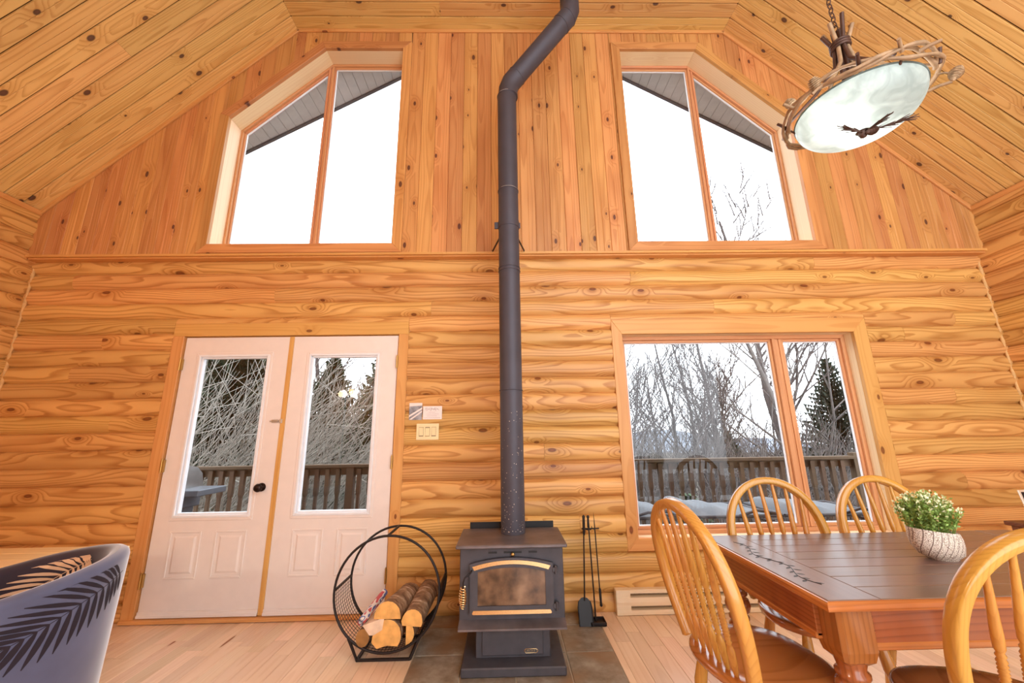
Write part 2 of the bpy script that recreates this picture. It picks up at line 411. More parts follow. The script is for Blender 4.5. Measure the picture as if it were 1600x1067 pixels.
# ---------------------------------------------------------------- geometry helpers
class MB:
    def __init__(s):
        s.v = []; s.f = []; s.sm = []
    def add(s, vs, fs, smooth=False):
        o = len(s.v)
        s.v += [tuple(p) for p in vs]
        s.f += [tuple(i + o for i in f) for f in fs]
        s.sm += [smooth] * len(fs)
        return s
    def box(s, c, d, rot=None):
        c = Vector(c); hx, hy, hz = d[0] / 2, d[1] / 2, d[2] / 2
        vs = [Vector((x, y, z)) for x in (-hx, hx) for y in (-hy, hy) for z in (-hz, hz)]
        if rot is not None:
            vs = [rot @ p for p in vs]
        vs = [p + c for p in vs]
        return s.add(vs, [(0, 1, 3, 2), (4, 6, 7, 5), (0, 4, 5, 1), (2, 3, 7, 6), (0, 2, 6, 4), (1, 5, 7, 3)])
    def bb(s, x0, x1, y0, y1, z0, z1):
        return s.box(((x0 + x1) / 2, (y0 + y1) / 2, (z0 + z1) / 2), (abs(x1 - x0), abs(y1 - y0), abs(z1 - z0)))
    def cbox(s, x0, x1, y0, y1, z0, z1, c=0.004):
        """box with chamfered edges"""
        bm = bmesh.new()
        bmesh.ops.create_cube(bm, size=1)
        for v in bm.verts:
            v.co = Vector(((x0 + x1) / 2 + v.co.x * (x1 - x0), (y0 + y1) / 2 + v.co.y * (y1 - y0), (z0 + z1) / 2 + v.co.z * (z1 - z0)))
        bmesh.ops.bevel(bm, geom=list(bm.edges), offset=c, segments=1, affect='EDGES', profile=0.5)
        bm.verts.index_update()
        s.add([v.co for v in bm.verts], [[v.index for v in f.verts] for f in bm.faces])
        bm.free(); return s
    def tube(s, path, rad, n=8, sect=None, closed=False, caps=True, up=None, smooth=True):
        P = [Vector(p) for p in path]; m = len(P)
        rr = rad if isinstance(rad, (list, tuple)) else [rad] * m
        if sect is None:
            sect = [(math.cos(2 * PI * k / n), math.sin(2 * PI * k / n)) for k in range(n)]
        n = len(sect)
        T = []
        for i in range(m):
            a = P[(i - 1) % m] if (closed or i > 0) else P[i]
            b = P[(i + 1) % m] if (closed or i < m - 1) else P[i]
            t = (b - a)
            T.append(t.normalized() if t.length > 1e-9 else Vector((0, 0, 1)))
        u = Vector(up) if up is not None else (Vector((0, 0, 1)) if abs(T[0].z) < 0.9 else Vector((1, 0, 0)))
        vs = []
        for i in range(m):
            u = (u - T[i] * u.dot(T[i]))
            if u.length < 1e-6:
                u = T[i].orthogonal()
            u.normalize()
            w = T[i].cross(u)
            for a, b in sect:
                vs.append(P[i] + u * (a * rr[i]) + w * (b * rr[i]))
        fs = []
        for i in range(m if closed else m - 1):
            j = (i + 1) % m
            for k in range(n):
                l = (k + 1) % n
                fs.append((i * n + k, i * n + l, j * n + l, j * n + k))
        s.add(vs, fs, smooth)
        if caps and not closed:
            s.add(vs[:n], [tuple(range(n))[::-1]]); s.add(vs[-n:], [tuple(range(n))])
        return s
    def lathe(s, prof, n=16, mat=None, smooth=True, caps=True):
        """profile [(radius, height)] about local Z"""
        vs = []; m = len(prof)
        for r, z in prof:
            for k in range(n):
                a = 2 * PI * k / n
                vs.append(Vector((r * math.cos(a), r * math.sin(a), z)))
        if mat is not None:
            vs = [mat @ p for p in vs]
        fs = [(i * n + k, i * n + (k + 1) % n, (i + 1) * n + (k + 1) % n, (i + 1) * n + k) for i in range(m - 1) for k in range(n)]
        s.add(vs, fs, smooth)
        if caps:
            s.add(vs[:n], [tuple(range(n))[::-1]]); s.add(vs[-n:], [tuple(range(n))])
        return s
    def prism(s, poly, vec, smooth=False):
        """polygon (3-D points) swept along vec"""
        n = len(poly); A = [Vector(p) for p in poly]; v = Vector(vec); B = [p + v for p in A]
        s.add(A + B, [tuple(range(n))[::-1], tuple(range(n, 2 * n))] + [(k, (k + 1) % n, n + (k + 1) % n, n + k) for k in range(n)], smooth)
        return s
    def sphere(s, c, r, n=12, m=8, sc_=(1, 1, 1), rot=None):
        vs = []; c = Vector(c)
        for i in range(m + 1):
            t = PI * i / m
            for k in range(n):
                a = 2 * PI * k / n
                p = Vector((r * sc_[0] * math.sin(t) * math.cos(a), r * sc_[1] * math.sin(t) * math.sin(a), r * sc_[2] * math.cos(t)))
                vs.append((rot @ p if rot is not None else p) + c)
        fs = [(i * n + k, (i + 1) * n + k, (i + 1) * n + (k + 1) % n, i * n + (k + 1) % n) for i in range(m) for k in range(n)]
        return s.add(vs, fs, True)
    def mesh(s, name):
        me = bpy.data.meshes.new(name)
        me.from_pydata(s.v, [], s.f)
        me.polygons.foreach_set('use_smooth', s.sm)
        me.update()
        return me

def obj(name, mb, mat, parent=None, mw=None, clean=True):
    me = mb.mesh(name) if isinstance(mb, MB) else mb
    if isinstance(mb, MB) and clean and len(me.polygons) < 20000:
        bm = bmesh.new(); bm.from_mesh(me)
        bmesh.ops.recalc_face_normals(bm, faces=bm.faces)
        bm.to_mesh(me); bm.free()
    if not me.materials:
        me.materials.append(MT[mat] if isinstance(mat, str) else mat)
    o = bpy.data.objects.new(name, me)
    C.objects.link(o)
    if parent is not None:
        o.parent = parent
    if mw is not None:
        o.matrix_local = mw
    return o

def thing(name, label, cat, loc=(0, 0, 0), rz=0.0, group=None):
    o = bpy.data.objects.new(name, None)
    o.empty_display_size = 0.1
    C.objects.link(o)
    o.location = loc; o.rotation_euler = (0, 0, rz)
    o['label'] = label; o['category'] = cat
    if group: o['group'] = group
    return o

def tag(o, label, cat, group=None, kind=None):
    o['label'] = label
    if cat: o['category'] = cat
    if group: o['group'] = group
    if kind: o['kind'] = kind
    return o

def struct(o, label=None):
    o['kind'] = 'structure'
    if label: o['label'] = label
    return o

def sempty(name, label):
    o = bpy.data.objects.new(name, None); C.objects.link(o); o.empty_display_size = 0.1
    return struct(o, label)

def copy_tree(o, parent=None):
    c = o.copy(); C.objects.link(c); c.parent = parent
    for ch in list(o.children):
        copy_tree(ch, c)
    return c

def frame(o, xd, zd):
    """matrix with local X along xd, local Z close to zd, origin o"""
    x = Vector(xd).normalized(); z = Vector(zd); y = z.cross(x).normalized(); z = x.cross(y)
    m = Matrix.Identity(4)
    for i in range(3):
        m[i][0] = x[i]; m[i][1] = y[i]; m[i][2] = z[i]; m[i][3] = o[i]
    return m

def board(name, prof, x0, x1, mat, parent, mw, smooth=False, cap=True):
    """timber with cross-section prof [(y,z)], from x0 to x1; x0 and x1 may be functions of y"""
    f0 = x0 if callable(x0) else (lambda y: x0)
    f1 = x1 if callable(x1) else (lambda y: x1)
    n = len(prof)
    A = [(f0(y), y, z) for y, z in prof]; B = [(f1(y), y, z) for y, z in prof]
    mb = MB()
    if smooth:      # last edge is the flat back
        mb.add(A + B, [(k, k + 1, n + k + 1, n + k) for k in range(n - 1)], True)
        mb.add([A[-1], A[0], B[0], B[-1]], [(0, 1, 2, 3)])
    else:
        mb.add(A + B, [(k, (k + 1) % n, n + (k + 1) % n, n + k) for k in range(n)])
    mb.add(A, [tuple(range(n))[::-1]]); mb.add(B, [tuple(range(n))])
    return obj(name, mb, mat, parent, mw)

def quad_board(name, q, vec, mat, parent):
    """board whose front face is the quad q (3-D), grain along q0-q1, swept by vec"""
    q = [Vector(p) for p in q]; vec = Vector(vec)
    c = sum(q, Vector()) / 4
    mw = frame(c, q[1] - q[0], -vec)
    inv = mw.inverted()
    loc = [inv @ p for p in q]
    v2 = inv.to_3x3() @ vec
    mb = MB().prism(loc, v2)
    me = mb.mesh(name)
    bm = bmesh.new(); bm.from_mesh(me)
    bmesh.ops.recalc_face_normals(bm, faces=bm.faces)
    ed = [e for e in bm.edges]
    try:
        bmesh.ops.bevel(bm, geom=ed, offset=0.0025, segments=1, affect='EDGES', profile=0.5)
    except Exception:
        pass
    bm.to_mesh(me); bm.free()
    me.materials.append(MT[mat])
    o = bpy.data.objects.new(name, me); C.objects.link(o)
    o.parent = parent; o.matrix_local = mw
    return o

def offset_poly(P, d):
    """inset (d>0) of a convex anticlockwise polygon in (x,z)"""
    n = len(P); out = []
    for i in range(n):
        a, b, c = Vector(P[i - 1]), Vector(P[i]), Vector(P[(i + 1) % n])
        e1 = (b - a).normalized(); e2 = (c - b).normalized()
        n1 = Vector((-e1.y, e1.x)); n2 = Vector((-e2.y, e2.x))
        k = d / (1 + n1.dot(n2))
        out.append(tuple(b + (n1 + n2) * k))
    return out

def ring_boards(name, outer, inner, y0, y1, mat, parent):
    n = len(outer); res = []
    for i in range(n):
        j = (i + 1) % n
        a, b, c, d = outer[i], outer[j], inner[j], inner[i]
        q = [(a[0], y0, a[1]), (b[0], y0, b[1]), (c[0], y0, c[1]), (d[0], y0, d[1])]
        m = mat[i] if isinstance(mat, (list, tuple)) else mat
        res.append(quad_board(name, q, (0, y1 - y0, 0), m, parent))
    return res

# ================================================================= ROOM SHELL
XL, XR, YR = -4.035, 4.262, -4.3
ZE, ZF, FL, FR = 3.191, 5.215, -2.028, 2.255
LEDGE, YU = 2.784, -0.073
PITCH, Z0 = 0.133, 2.645
DOOR = (-2.73, -0.80, 0.0, 2.19)
WIN = (0.898, 3.082, 0.399, 2.188)

def log_prof(a, b, h=PITCH):
    """rounded log face between heights a and b of one course (0 at its middle)"""
    out = []
    n = 10
    for k in range(n + 1):
        y = a + (b - a) * k / n
        t = abs(y) / (h / 2)
        out.append((y, 0.032 * (1 - t ** 3.2)))
    return out + [(b, -0.03), (a, -0.03)]

# --- back wall, log part
mb = MB()
mb.bb(XL - .2, DOOR[0], 0.02, 0.15, -.1, LEDGE)
mb.bb(DOOR[1], WIN[0], 0.02, 0.15, -.1, LEDGE)
mb.bb(WIN[1], XR + .2, 0.02, 0.15, -.1, LEDGE)
mb.bb(DOOR[0], DOOR[1], 0.02, 0.15, DOOR[3], LEDGE)
mb.bb(WIN[0], WIN[1], 0.02, 0.15, WIN[3], LEDGE)
mb.bb(WIN[0], WIN[1], 0.02, 0.15, -.1, WIN[2])
wall_back = struct(obj('wall_back', mb, 'backing'), 'wall of horizontal golden pine logs around the white doors and lower window')
JOINT = {-1: [-0.80, 2.75], 0: [-3.66, 1.10], 1: [-1.95], 2: [-0.62, 1.8], 3: [3.88], 4: [-3.3, 3.4], 6: [-3.5], 8: [3.7], 9: [-3.1], 11: [0.3], 13: [3.6], 15: [0.55], 16: [-3.4, 3.5], 18: [-.45, 2.0]}
def log_piece(xa, xb, zc, a, b, parent):
    mw = frame(((xa + xb) / 2, 0.012, zc), (1, 0, 0), (0, -1, 0))
    # local y points along  z x x ;  flip so that local +y is up
    up = mw.to_3x3() @ Vector((0, 1, 0))
    if up.z < 0:
        a, b = -b, -a
    L = (xb - xa) / 2
    return board('log', log_prof(a, b), -L + .0008, L - .0008, 'log', parent, mw, smooth=True)
rows = [(k, Z0 - PITCH * (k + 1), Z0 - PITCH * k) for k in range(0, 20)] + [(-1, Z0, 2.77)]
for k, za, zb in rows:
    zc = (za + zb) / 2 if k >= 0 else Z0 + PITCH / 2
    cuts = sorted(set([XL, XR, DOOR[0], DOOR[1], WIN[0], WIN[1]] + JOINT.get(k, [])))
    # merge across openings that this course clears
    keep = [XL]
    for x in cuts[1:-1]:
        lone = x in (DOOR[0], DOOR[1], WIN[0], WIN[1])
        if lone:
            op = DOOR if x in DOOR[:2] else WIN
            if za >= op[3] or zb <= op[2]:
                continue
        keep.append(x)
    keep.append(XR)
    for xa, xb in zip(keep[:-1], keep[1:]):
        mid = (xa + xb) / 2
        lo, hi = max(za, 0.0), zb
        segs = [(lo, hi)]
        for op in (DOOR, WIN):
            if op[0] <= mid <= op[1]:
                ns = []
                for s0, s1 in segs:
                    if s1 <= op[2] or s0 >= op[3]:
                        ns.append((s0, s1))
                    else:
                        if s0 < op[2]: ns.append((s0, op[2]))
                        if s1 > op[3]: ns.append((op[3], s1))
                segs = ns
        for s0, s1 in segs:
            if s1 - s0 > 0.008:
                log_piece(xa, xb, zc, s0 - zc, s1 - zc, wall_back)

# --- side walls of logs
for side, xw, sgn in (('left', XL, 1), ('right', XR, -1)):
    mb = MB().bb(xw - sgn * 0.02, xw - sgn * 0.15, 0.15, YR, -.1, ZE + .25)
    w = struct(obj('wall_' + side, mb, 'backing'), 'side wall of stacked golden pine logs on the ' + side)
    for k in range(-5, 20):
        za = Z0 - PITCH * (k + 1) + PITCH * 0.5; zb = za + PITCH; zc = (za + zb) / 2
        za = max(za, 0); zb = min(zb, ZE - .005)
        if zb - za < .01: continue
        J = [YR, 0.012]
        if k % 4 == 1: J.insert(1, -1.1 - 0.23 * (k % 3))
        if k % 5 == 3: J.insert(1, -1.9)
        for ya, yb in zip(J[:-1], J[1:]):
            mw = frame((xw - sgn * 0.012 + 0, (ya + yb) / 2, zc), (0, 1, 0), (sgn, 0, 0))
            up = mw.to_3x3() @ Vector((0, 1, 0))
            a, b = za - zc, zb - zc
            if up.z < 0: a, b = -b, -a
            L = (yb - ya) / 2
            board('log', log_prof(a, b), -L + .0008, L - .0008, 'log', w, mw, smooth=True)

# --- unseen wall added to block sky light on the left; right stays open
wf = struct(obj('wall_front', MB().bb(XL - .15, 0.1, YR, YR - .12, -.1, 5.4), 'trim'), 'pine boarded wall behind the camera')

# --- gable part: vertical boards, cut round the two upper windows
UW1 = [(-2.539, 2.877), (-0.968, 2.877), (-0.968, 4.97), (-1.725, 4.97), (-2.539, 4.171)]
UW2 = [(1.173, 2.877), (2.745, 2.877), (2.745, 4.165), (1.937, 4.97), (1.173, 4.97)]
OW1, OW2 = offset_poly(UW1, -.085), offset_poly(UW2, -.085)
def ceil_z(x):
    if x < FL: return ZE + (x - XL) * (ZF - ZE) / (FL - XL)
    if x > FR: return ZE + (XR - x) * (ZF - ZE) / (XR - FR)
    return ZF
def poly_top(P, x):
    xs = [p[0] for p in P]
    if x <= min(xs) or x >= max(xs): return None
    best = None
    n = len(P)
    for i in range(n):
        a, b = P[i], P[(i + 1) % n]
        if a[0] != b[0] and min(a[0], b[0]) - 1e-9 <= x <= max(a[0], b[0]) + 1e-9:
            z = a[1] + (x - a[0]) / (b[0] - a[0]) * (b[1] - a[1])
            best = z if best is None else max(best, z)
    return best
BW = 0.131
grid = []
x = XL
while x < XR - .001:
    grid.append(x); x += BW
grid.append(XR)
special = sorted([min(p[0] for p in OW1), OW1[3][0], max(p[0] for p in OW1), min(p[0] for p in OW2), OW2[3][0], max(p[0] for p in OW2), FL, FR])
gable = MB()
pieces = []
for ga, gb in zip(grid[:-1], grid[1:]):
    br = [ga] + [s for s in special if ga + .004 < s < gb - .004] + [gb]
    for xa, xb in zip(br[:-1], br[1:]):
        m = (xa + xb) / 2; hole = None
        for P in (OW1, OW2):
            if poly_top(P, m) is not None: hole = P
        if hole is None:
            bot = lambda x: LEDGE
        else:
            def bot(x, P=hole):
                mn = min(p[0] for p in P) + 1e-4; mx = max(p[0] for p in P) - 1e-4
                return poly_top(P, min(max(x, mn), mx))
        pieces.append((xa, xb, xa == ga, xb == gb, bot, (ga + gb) / 2))
for xa, xb, la, lb, bot, gm in pieces:
    za, zb = bot(xa), bot(xb); ta, tb = ceil_z(xa), ceil_z(xb)
    gable.add([(xa, -.06, za), (xb, -.06, zb), (xb, -.06, tb + .2), (xa, -.06, ta + .2), (xa, .15, za), (xb, .15, zb), (xb, .15, tb + .2), (xa, .15, ta + .2)],
              [(0, 1, 2, 3), (5, 4, 7, 6), (0, 4, 5, 1), (1, 5, 6, 2), (2, 6, 7, 3), (3, 7, 4, 0)])
wall_gable = struct(obj('wall_gable', gable, 'backing'), 'upper gable wall of vertical knotty pine boards between the sloping ceilings')
for xa, xb, la, lb, bot, gm in pieces:
    if xb - xa < .01: continue
    c = (xa + xb) / 2; w = xb - xa
    mw = frame((c, YU, 3.9), (0, 0, 1), (0, -1, 0))
    sx = (mw.to_3x3() @ Vector((0, 1, 0))).x       # local y is +-x
    def f0(y, c=c, bot=bot, sx=sx, xa=xa, xb=xb): return bot(min(max(c + sx * y, xa), xb)) - 3.9
    def f1(y, c=c, sx=sx): return ceil_z(c + sx * y) - 3.9 + .004
    g = .006
    lo = sx > 0
    l_edge, r_edge = (la, lb) if lo else (lb, la)
    pr = [(-w / 2 + .0004, -.012)]
    pr += [(-w / 2 + .0004, -.005), (-w / 2 + .004, 0)] if l_edge else [(-w / 2 + .0004, 0)]
    if w > .12: pr += [(-.003, 0), (0, -.0025), (.003, 0)]
    pr += [(w / 2 - .004, 0), (w / 2 - .0004, -.005)] if r_edge else [(w / 2 - .0004, 0)]
    pr += [(w / 2 - .0004, -.012)]
    board('wall_board', pr, f0, f1, 'gable', wall_gable, mw)

# --- ceiling: two slopes and a flat strip of beaded boards
SL = math.hypot(FL - XL, ZF - ZE)
cm = MB()
cm.add([(XL - .1, .1, ZE - .1 + .03), (FL, .1, ZF + .03), (FL, YR, ZF + .03), (XL - .1, YR, ZE - .1 + .03)], [(0, 1, 2, 3)])
cm.add([(FL, .1, ZF + .03), (FR, .1, ZF + .03), (FR, YR, ZF + .03), (FL, YR, ZF + .03)], [(0, 1, 2, 3)])
cm.add([(XR + .1, .1, ZE - .1 + .03), (FR, .1, ZF + .03), (FR, YR, ZF + .03), (XR + .1, YR, ZE - .1 + .03)], [(0, 1, 2, 3)])
cm.add([(XL - .3, .1, ZE + .1), (FL, .1, ZF + .25), (FR, .1, ZF + .25), (XR + .3, .1, ZE + .1), (XL - .3, YR, ZE + .1), (FL, YR, ZF + .25), (FR, YR, ZF + .25), (XR + .3, YR, ZE + .1)],
       [(0, 1, 5, 4), (1, 2, 6, 5), (2, 3, 7, 6)])
ceiling = struct(obj('ceiling', cm, 'backing'), 'knotty pine board ceiling, two slopes with a flat strip between')
w = BW
prof = [(-w / 2 + .0025, -.012), (-w / 2 + .0025, -.010), (-w / 2 + .007, 0), (-.003, 0), (0, -.004), (.003, 0), (w / 2 - .007, 0), (w / 2 - .0025, -.010), (w / 2 - .0025, -.012)]
rb = random.Random(3)
y = YU
nb = 0
while y > YR + w:
    yc = y - w / 2
    for (ex, ez, tx) in ((XL, ZE, FL), (XR, ZE, FR)):
        d = Vector((tx - ex, 0, ZF - ez)); Ls = d.length; d.normalize()
        nrm = Vector((0, -1, 0)).cross(d) if ex < 0 else d.cross(Vector((0, -1, 0)))
        if nrm.z > 0: nrm = -nrm
        c = Vector(((ex + tx) / 2, yc, (ez + ZF) / 2))
        js = [-Ls / 2, Ls / 2]
        if nb % 5 == 4: js.insert(1, rb.uniform(-.9, .9))
        for a, b in zip(js[:-1], js[1:]):
            board('ceiling_board', prof, a + .0006, b - .0006, 'ceil', ceiling, frame(c, d, nrm))
    js = [FL, FR]
    if nb % 3 == 1: js.insert(1, rb.uniform(-1.2, 1.4))
    for a, b in zip(js[:-1], js[1:]):
        c = Vector(((a + b) / 2, yc, ZF)); L = (b - a) / 2
        board('ceiling_board', prof, -L + .0006, L - .0006, 'ceil', ceiling, frame(c, (1, 0, 0), (0, 0, -1)))
    y -= w; nb += 1

# --- trims: ledge, cove strips, corner caulk
t = sempty('trim_1', 'pine ledge running across the wall under the upper windows')
for a, b in ((XL, -0.52), (-0.52, 1.6), (1.6, XR)):
    c = (a + b) / 2; L = (b - a) / 2
    board('ledge_board', [(-.055, -.02), (.035, -.02), (.035, -.003), (.032, 0), (-.055, 0)], -L + .0008, L - .0008, 'trim', t, frame((c, -.045, LEDGE), (1, 0, 0), (0, 0, 1)))
    board('ledge_soffit', [(-.05, -.012), (.035, -.012), (.035, 0), (-.05, 0)], -L + .0008, L - .0008, 'trim', t, frame((c, -.03, LEDGE - .021), (1, 0, 0), (0, 0, 1)))
t = sempty('trim_2', 'narrow pine cove strips where gable boards meet the ceiling')
for p, q, nn in (((XL, ZE), (FL, ZF), None), ((FL, ZF), (FR, ZF), None), ((FR, ZF), (XR, ZE), None)):
    a = Vector((p[0], YU - .001, p[1])); b = Vector((q[0], YU - .001, q[1]))
    d = (b - a).normalized(); dn = Vector((d.z, 0, -d.x))
    quad_board('cove_strip', [a, b, b + dn * .035, a + dn * .035], (0, -.016, 0), 'trim', t)
t = sempty('trim_3', 'pine strips where the side walls meet the sloping ceiling')
for sx, xw in ((1, XL), (-1, XR)):
    quad_board('cove_strip', [(xw + sx * .02, YU, ZE - .03), (xw + sx * .02, YR, ZE - .03), (xw + sx * .02, YR, ZE + .012), (xw + sx * .02, YU, ZE + .012)], (sx * .014, 0, 0), 'trim', t)
for nme, xw, sx in (('trim_4', XL, 1), ('trim_5', XR, -1)):
    rr = random.Random(5 if sx > 0 else 6)
    pts = []; z = 0.02
    while z < 2.72:
        ph = ((Z0 - z) / PITCH) % 1.0
        bul = 0.006 * math.sin(2 * PI * ph)
        pts.append((xw + sx * (.022 + bul), -.014 - bul, z)); z += .033
    m = MB().tube(pts, [rr.uniform(.008, .015) for _ in pts], 6)
    struct(obj(nme, m, 'caulk'), 'pale rough caulk bead down the log corner on the ' + ('left' if sx > 0 else 'right'))

# --- windows
def window(name, label, P, y_face, y_in, mull, lower=False):
    w = sempty(name, label)
    out = offset_poly(P, -.085)
    if lower:
        out = [(WIN[0], WIN[2]), (WIN[1], WIN[2]), (WIN[1], WIN[3]), (WIN[0], WIN[3])]
    ring_boards('casing', out, P, y_face - .02, y_face + .015, 'trim' if lower else 'gable', w)
    jm = ['pale'] * len(P)
    ring_boards('jamb', offset_poly(P, -.02), P, y_face + .012, y_in, jm, w)
    fi = offset_poly(P, .03 if lower else .018)
    ring_boards('frame', offset_poly(P, -.02), fi, y_in, y_in + .07, 'sash', w)
    fs = offset_poly(P, .052)
    for xa, xb in ((None, mull[0]), (mull[1], None)):
        # clip fi by mullion
        def clip(Q, keep_left, xc):
            res = []
            for i in range(len(Q)):
                a, b = Q[i], Q[(i + 1) % len(Q)]
                ina = a[0] <= xc if keep_left else a[0] >= xc
                inb = b[0] <= xc if keep_left else b[0] >= xc
                if ina: res.append(a)
                if ina != inb:
                    s = (xc - a[0]) / (b[0] - a[0]); res.append((xc, a[1] + s * (b[1] - a[1])))
            return res
        Q = clip(fi, True, xb) if xa is None else clip(fi, False, xa)
        # drop near-duplicate corners
        Q2 = []
        for p in Q:
            if not Q2 or (Vector(p) - Vector(Q2[-1])).length > .012: Q2.append(p)
        if (Vector(Q2[0]) - Vector(Q2[-1])).length < .012: Q2.pop()
        S = offset_poly(Q2, .022 if lower else .014)
        ring_boards('sash', Q2, S, y_in + .022, y_in + .06, 'sash', w)
        G = offset_poly(S, .009 if lower else .006)
        ring_boards('glazing_bead', S, G, y_in + .034, y_in + .052, 'winwhite', w)
        obj('pane', MB().prism([(p[0], y_in + .045, p[1]) for p in G], (0, .004, 0)), 'glass', w)
    zlo, zhi = min(p[1] for p in fi), max(p[1] for p in fi)
    for k in range(3):
        a = mull[0] + (mull[1] - mull[0]) * k / 3; b = mull[0] + (mull[1] - mull[0]) * (k + 1) / 3
        d = (0, .012, .004)[k]
        q = [(a, y_in + .002 + d, zlo), (a, y_in + .002 + d, zhi), (b, y_in + .002 + d, zhi), (b, y_in + .002 + d, zlo)]
        quad_board('mullion', q, (0, .066 - d, 0), 'sash', w)
    return w
window('window_1', 'upper left window with sloped top and a center mullion', UW1, YU, .085, (-1.762, -1.712))
window('window_2', 'upper right window with sloped top beside the lamp', UW2, YU, .095, (1.935, 1.985))
LW = [(0.985, .486), (2.965, .486), (2.965, 2.062), (0.985, 2.062)]
window('window_3', 'wide lower window above the dining chairs, narrow sash on its right', LW, 0.0, .085, (2.325, 2.415), lower=True)

# --- doors
cas = sempty('trim_6', 'pine casing round the white double doors')
dl, dr, dt = -2.64, -0.88, 2.083
quad_board('casing', [(-2.73, -.02, 0), (-2.73, -.02, 2.083), (dl, -.02, 2.083), (dl, -.02, 0)], (0, .035, 0), 'trim', cas)
quad_board('casing', [(dr, -.02, 0), (dr, -.02, 2.083), (-.80, -.02, 2.083), (-.80, -.02, 0)], (0, .035, 0), 'trim', cas)
quad_board('head_casing', [(-2.73, -.02, 2.083), (-.80, -.02, 2.083), (-.80, -.02, 2.19), (-2.73, -.02, 2.19)], (0, .035, 0), 'trim', cas)
for q in ([(dl - .05, .016, 0), (dl - .05, .016, dt), (dl + .004, .016, dt), (dl + .004, .016, 0)], [(dr - .004, .016, 0), (dr - .004, .016, dt), (dr + .05, .016, dt), (dr + .05, .016, 0)], [(dl - .05, .016, dt - .004), (dr + .05, .016, dt - .004), (dr + .05, .016, dt + .06), (dl - .05, .016, dt + .06)]):
    quad_board('jamb', q, (0, .13, 0), 'trim', cas)
quad_board('astragal', [(-1.782, -.008, .03), (-1.782, -.008, 2.074), (-1.746, -.008, 2.074), (-1.746, -.008, .03)], (0, .05, 0), 'trim', cas)
quad_board('threshold', [(-2.72, -.045, .004), (-.81, -.045, .004), (-.81, -.045, .026), (-2.72, -.045, .026)], (0, .19, 0), 'trim', cas)

def door_leaf(name, label, xa, xb, ga, gb, left):
    d = sempty(name, label)
    z0, z1, g0, g1 = .032, 2.073, .70, 1.913
    y0, y1 = 0.0, .045
    mb = MB()
    mb.bb(xa, ga, y0, y1, z0, z1); mb.bb(gb, xb, y0, y1, z0, z1)
    mb.bb(ga, gb, y0, y1, z0, g0); mb.bb(ga, gb, y0, y1, g1, z1)
    obj('door_slab', mb, 'white', d)
    P = [(ga, g0), (gb, g0), (gb, g1), (ga, g1)]
    ring_boards('glazing_frame', offset_poly(P, -.035), offset_poly(P, -.012), -.006, .002, 'white', d)
    ring_boards('glazing_bead', offset_poly(P, -.013), offset_poly(P, .004), -.012, .002, 'winwhite', d)
    ring_boards('pane_edge', P, offset_poly(P, .018), .004, .04, 'winwhite', d)
    Q = offset_poly(P, .018)
    obj('pane', MB().prism([(p[0], .02, p[1]) for p in Q], (0, .004, 0)), 'glass', d)
    for pa, pb in ((ga - .007, ga + .223), (gb - .223, gb + .007)):
        p = [(pa, .274), (pb, .274), (pb, .595), (pa, .595)]
        fr = ring_boards('panel_moulding', p, offset_poly(p, .014), -.007, .001, 'white', d)
        i1, i2 = offset_poly(p, .034), offset_poly(p, .048)
        m = MB()
        m.add([(q[0], 0, q[1]) for q in i1] + [(q[0], -.006, q[1]) for q in i2], [(0, 1, 5, 4), (1, 2, 6, 5), (2, 3, 7, 6), (3, 0, 4, 7), (4, 5, 6, 7)])
        obj('raised_panel', m, 'white', d)
    obj('door_sweep', MB().cbox(xa, xb, -.012, .0, .032, .07, .003).cbox(xa, xb, -.018, .0, .03, .05, .003), 'white', d)
    hx = xa - .004 if left else xb + .004
    for hz in (1.848, 1.061, .27):
        m = MB().tube([(hx, -.024, hz - .05), (hx, -.024, hz + .05)], .0065, 8)
        m.tube([(hx, -.024, hz + .05), (hx, -.024, hz + .058)], .004, 6)
        m.bb(hx - .018, hx + .014, -.0215, -.018, hz - .045, hz + .045) if False else m.bb(hx - .004, hx + .012, -.02, .0, hz - .045, hz + .045)
        obj('hinge', m, 'brass', d)
    return d
d1 = door_leaf('door_1', 'left leaf of the white double door, with black knob and slide bolt', -2.629, -1.783, -2.487, -1.94, True)
d2 = door_leaf('door_2', 'right leaf of the white double door, nearer the light switches', -1.745, -.888, -1.593, -1.047, False)
k = MB().lathe([(.031, 0), (.031, .006), (.012, .010), (.011, .03), (.026, .036), (.031, .05), (.026, .062), (.012, .068), (.001, .069)], 18, Matrix.Translation((-1.866, 0, .894)) @ Matrix.Rotation(PI / 2, 4, 'X'))
o = obj('door_knob', k, 'bronze', d1); o['label'] = 'round dark bronze door knob'
m = MB().tube([(-1.86, -.012, 1.386), (-1.79, -.012, 1.386)], .005, 8).cbox(-1.85, -1.80, -.008, 0, 1.374, 1.398, .002).cbox(-1.787, -1.765, -.014, -.006, 1.37, 1.402, .002)
obj('slide_bolt', m, 'chrome', d1)

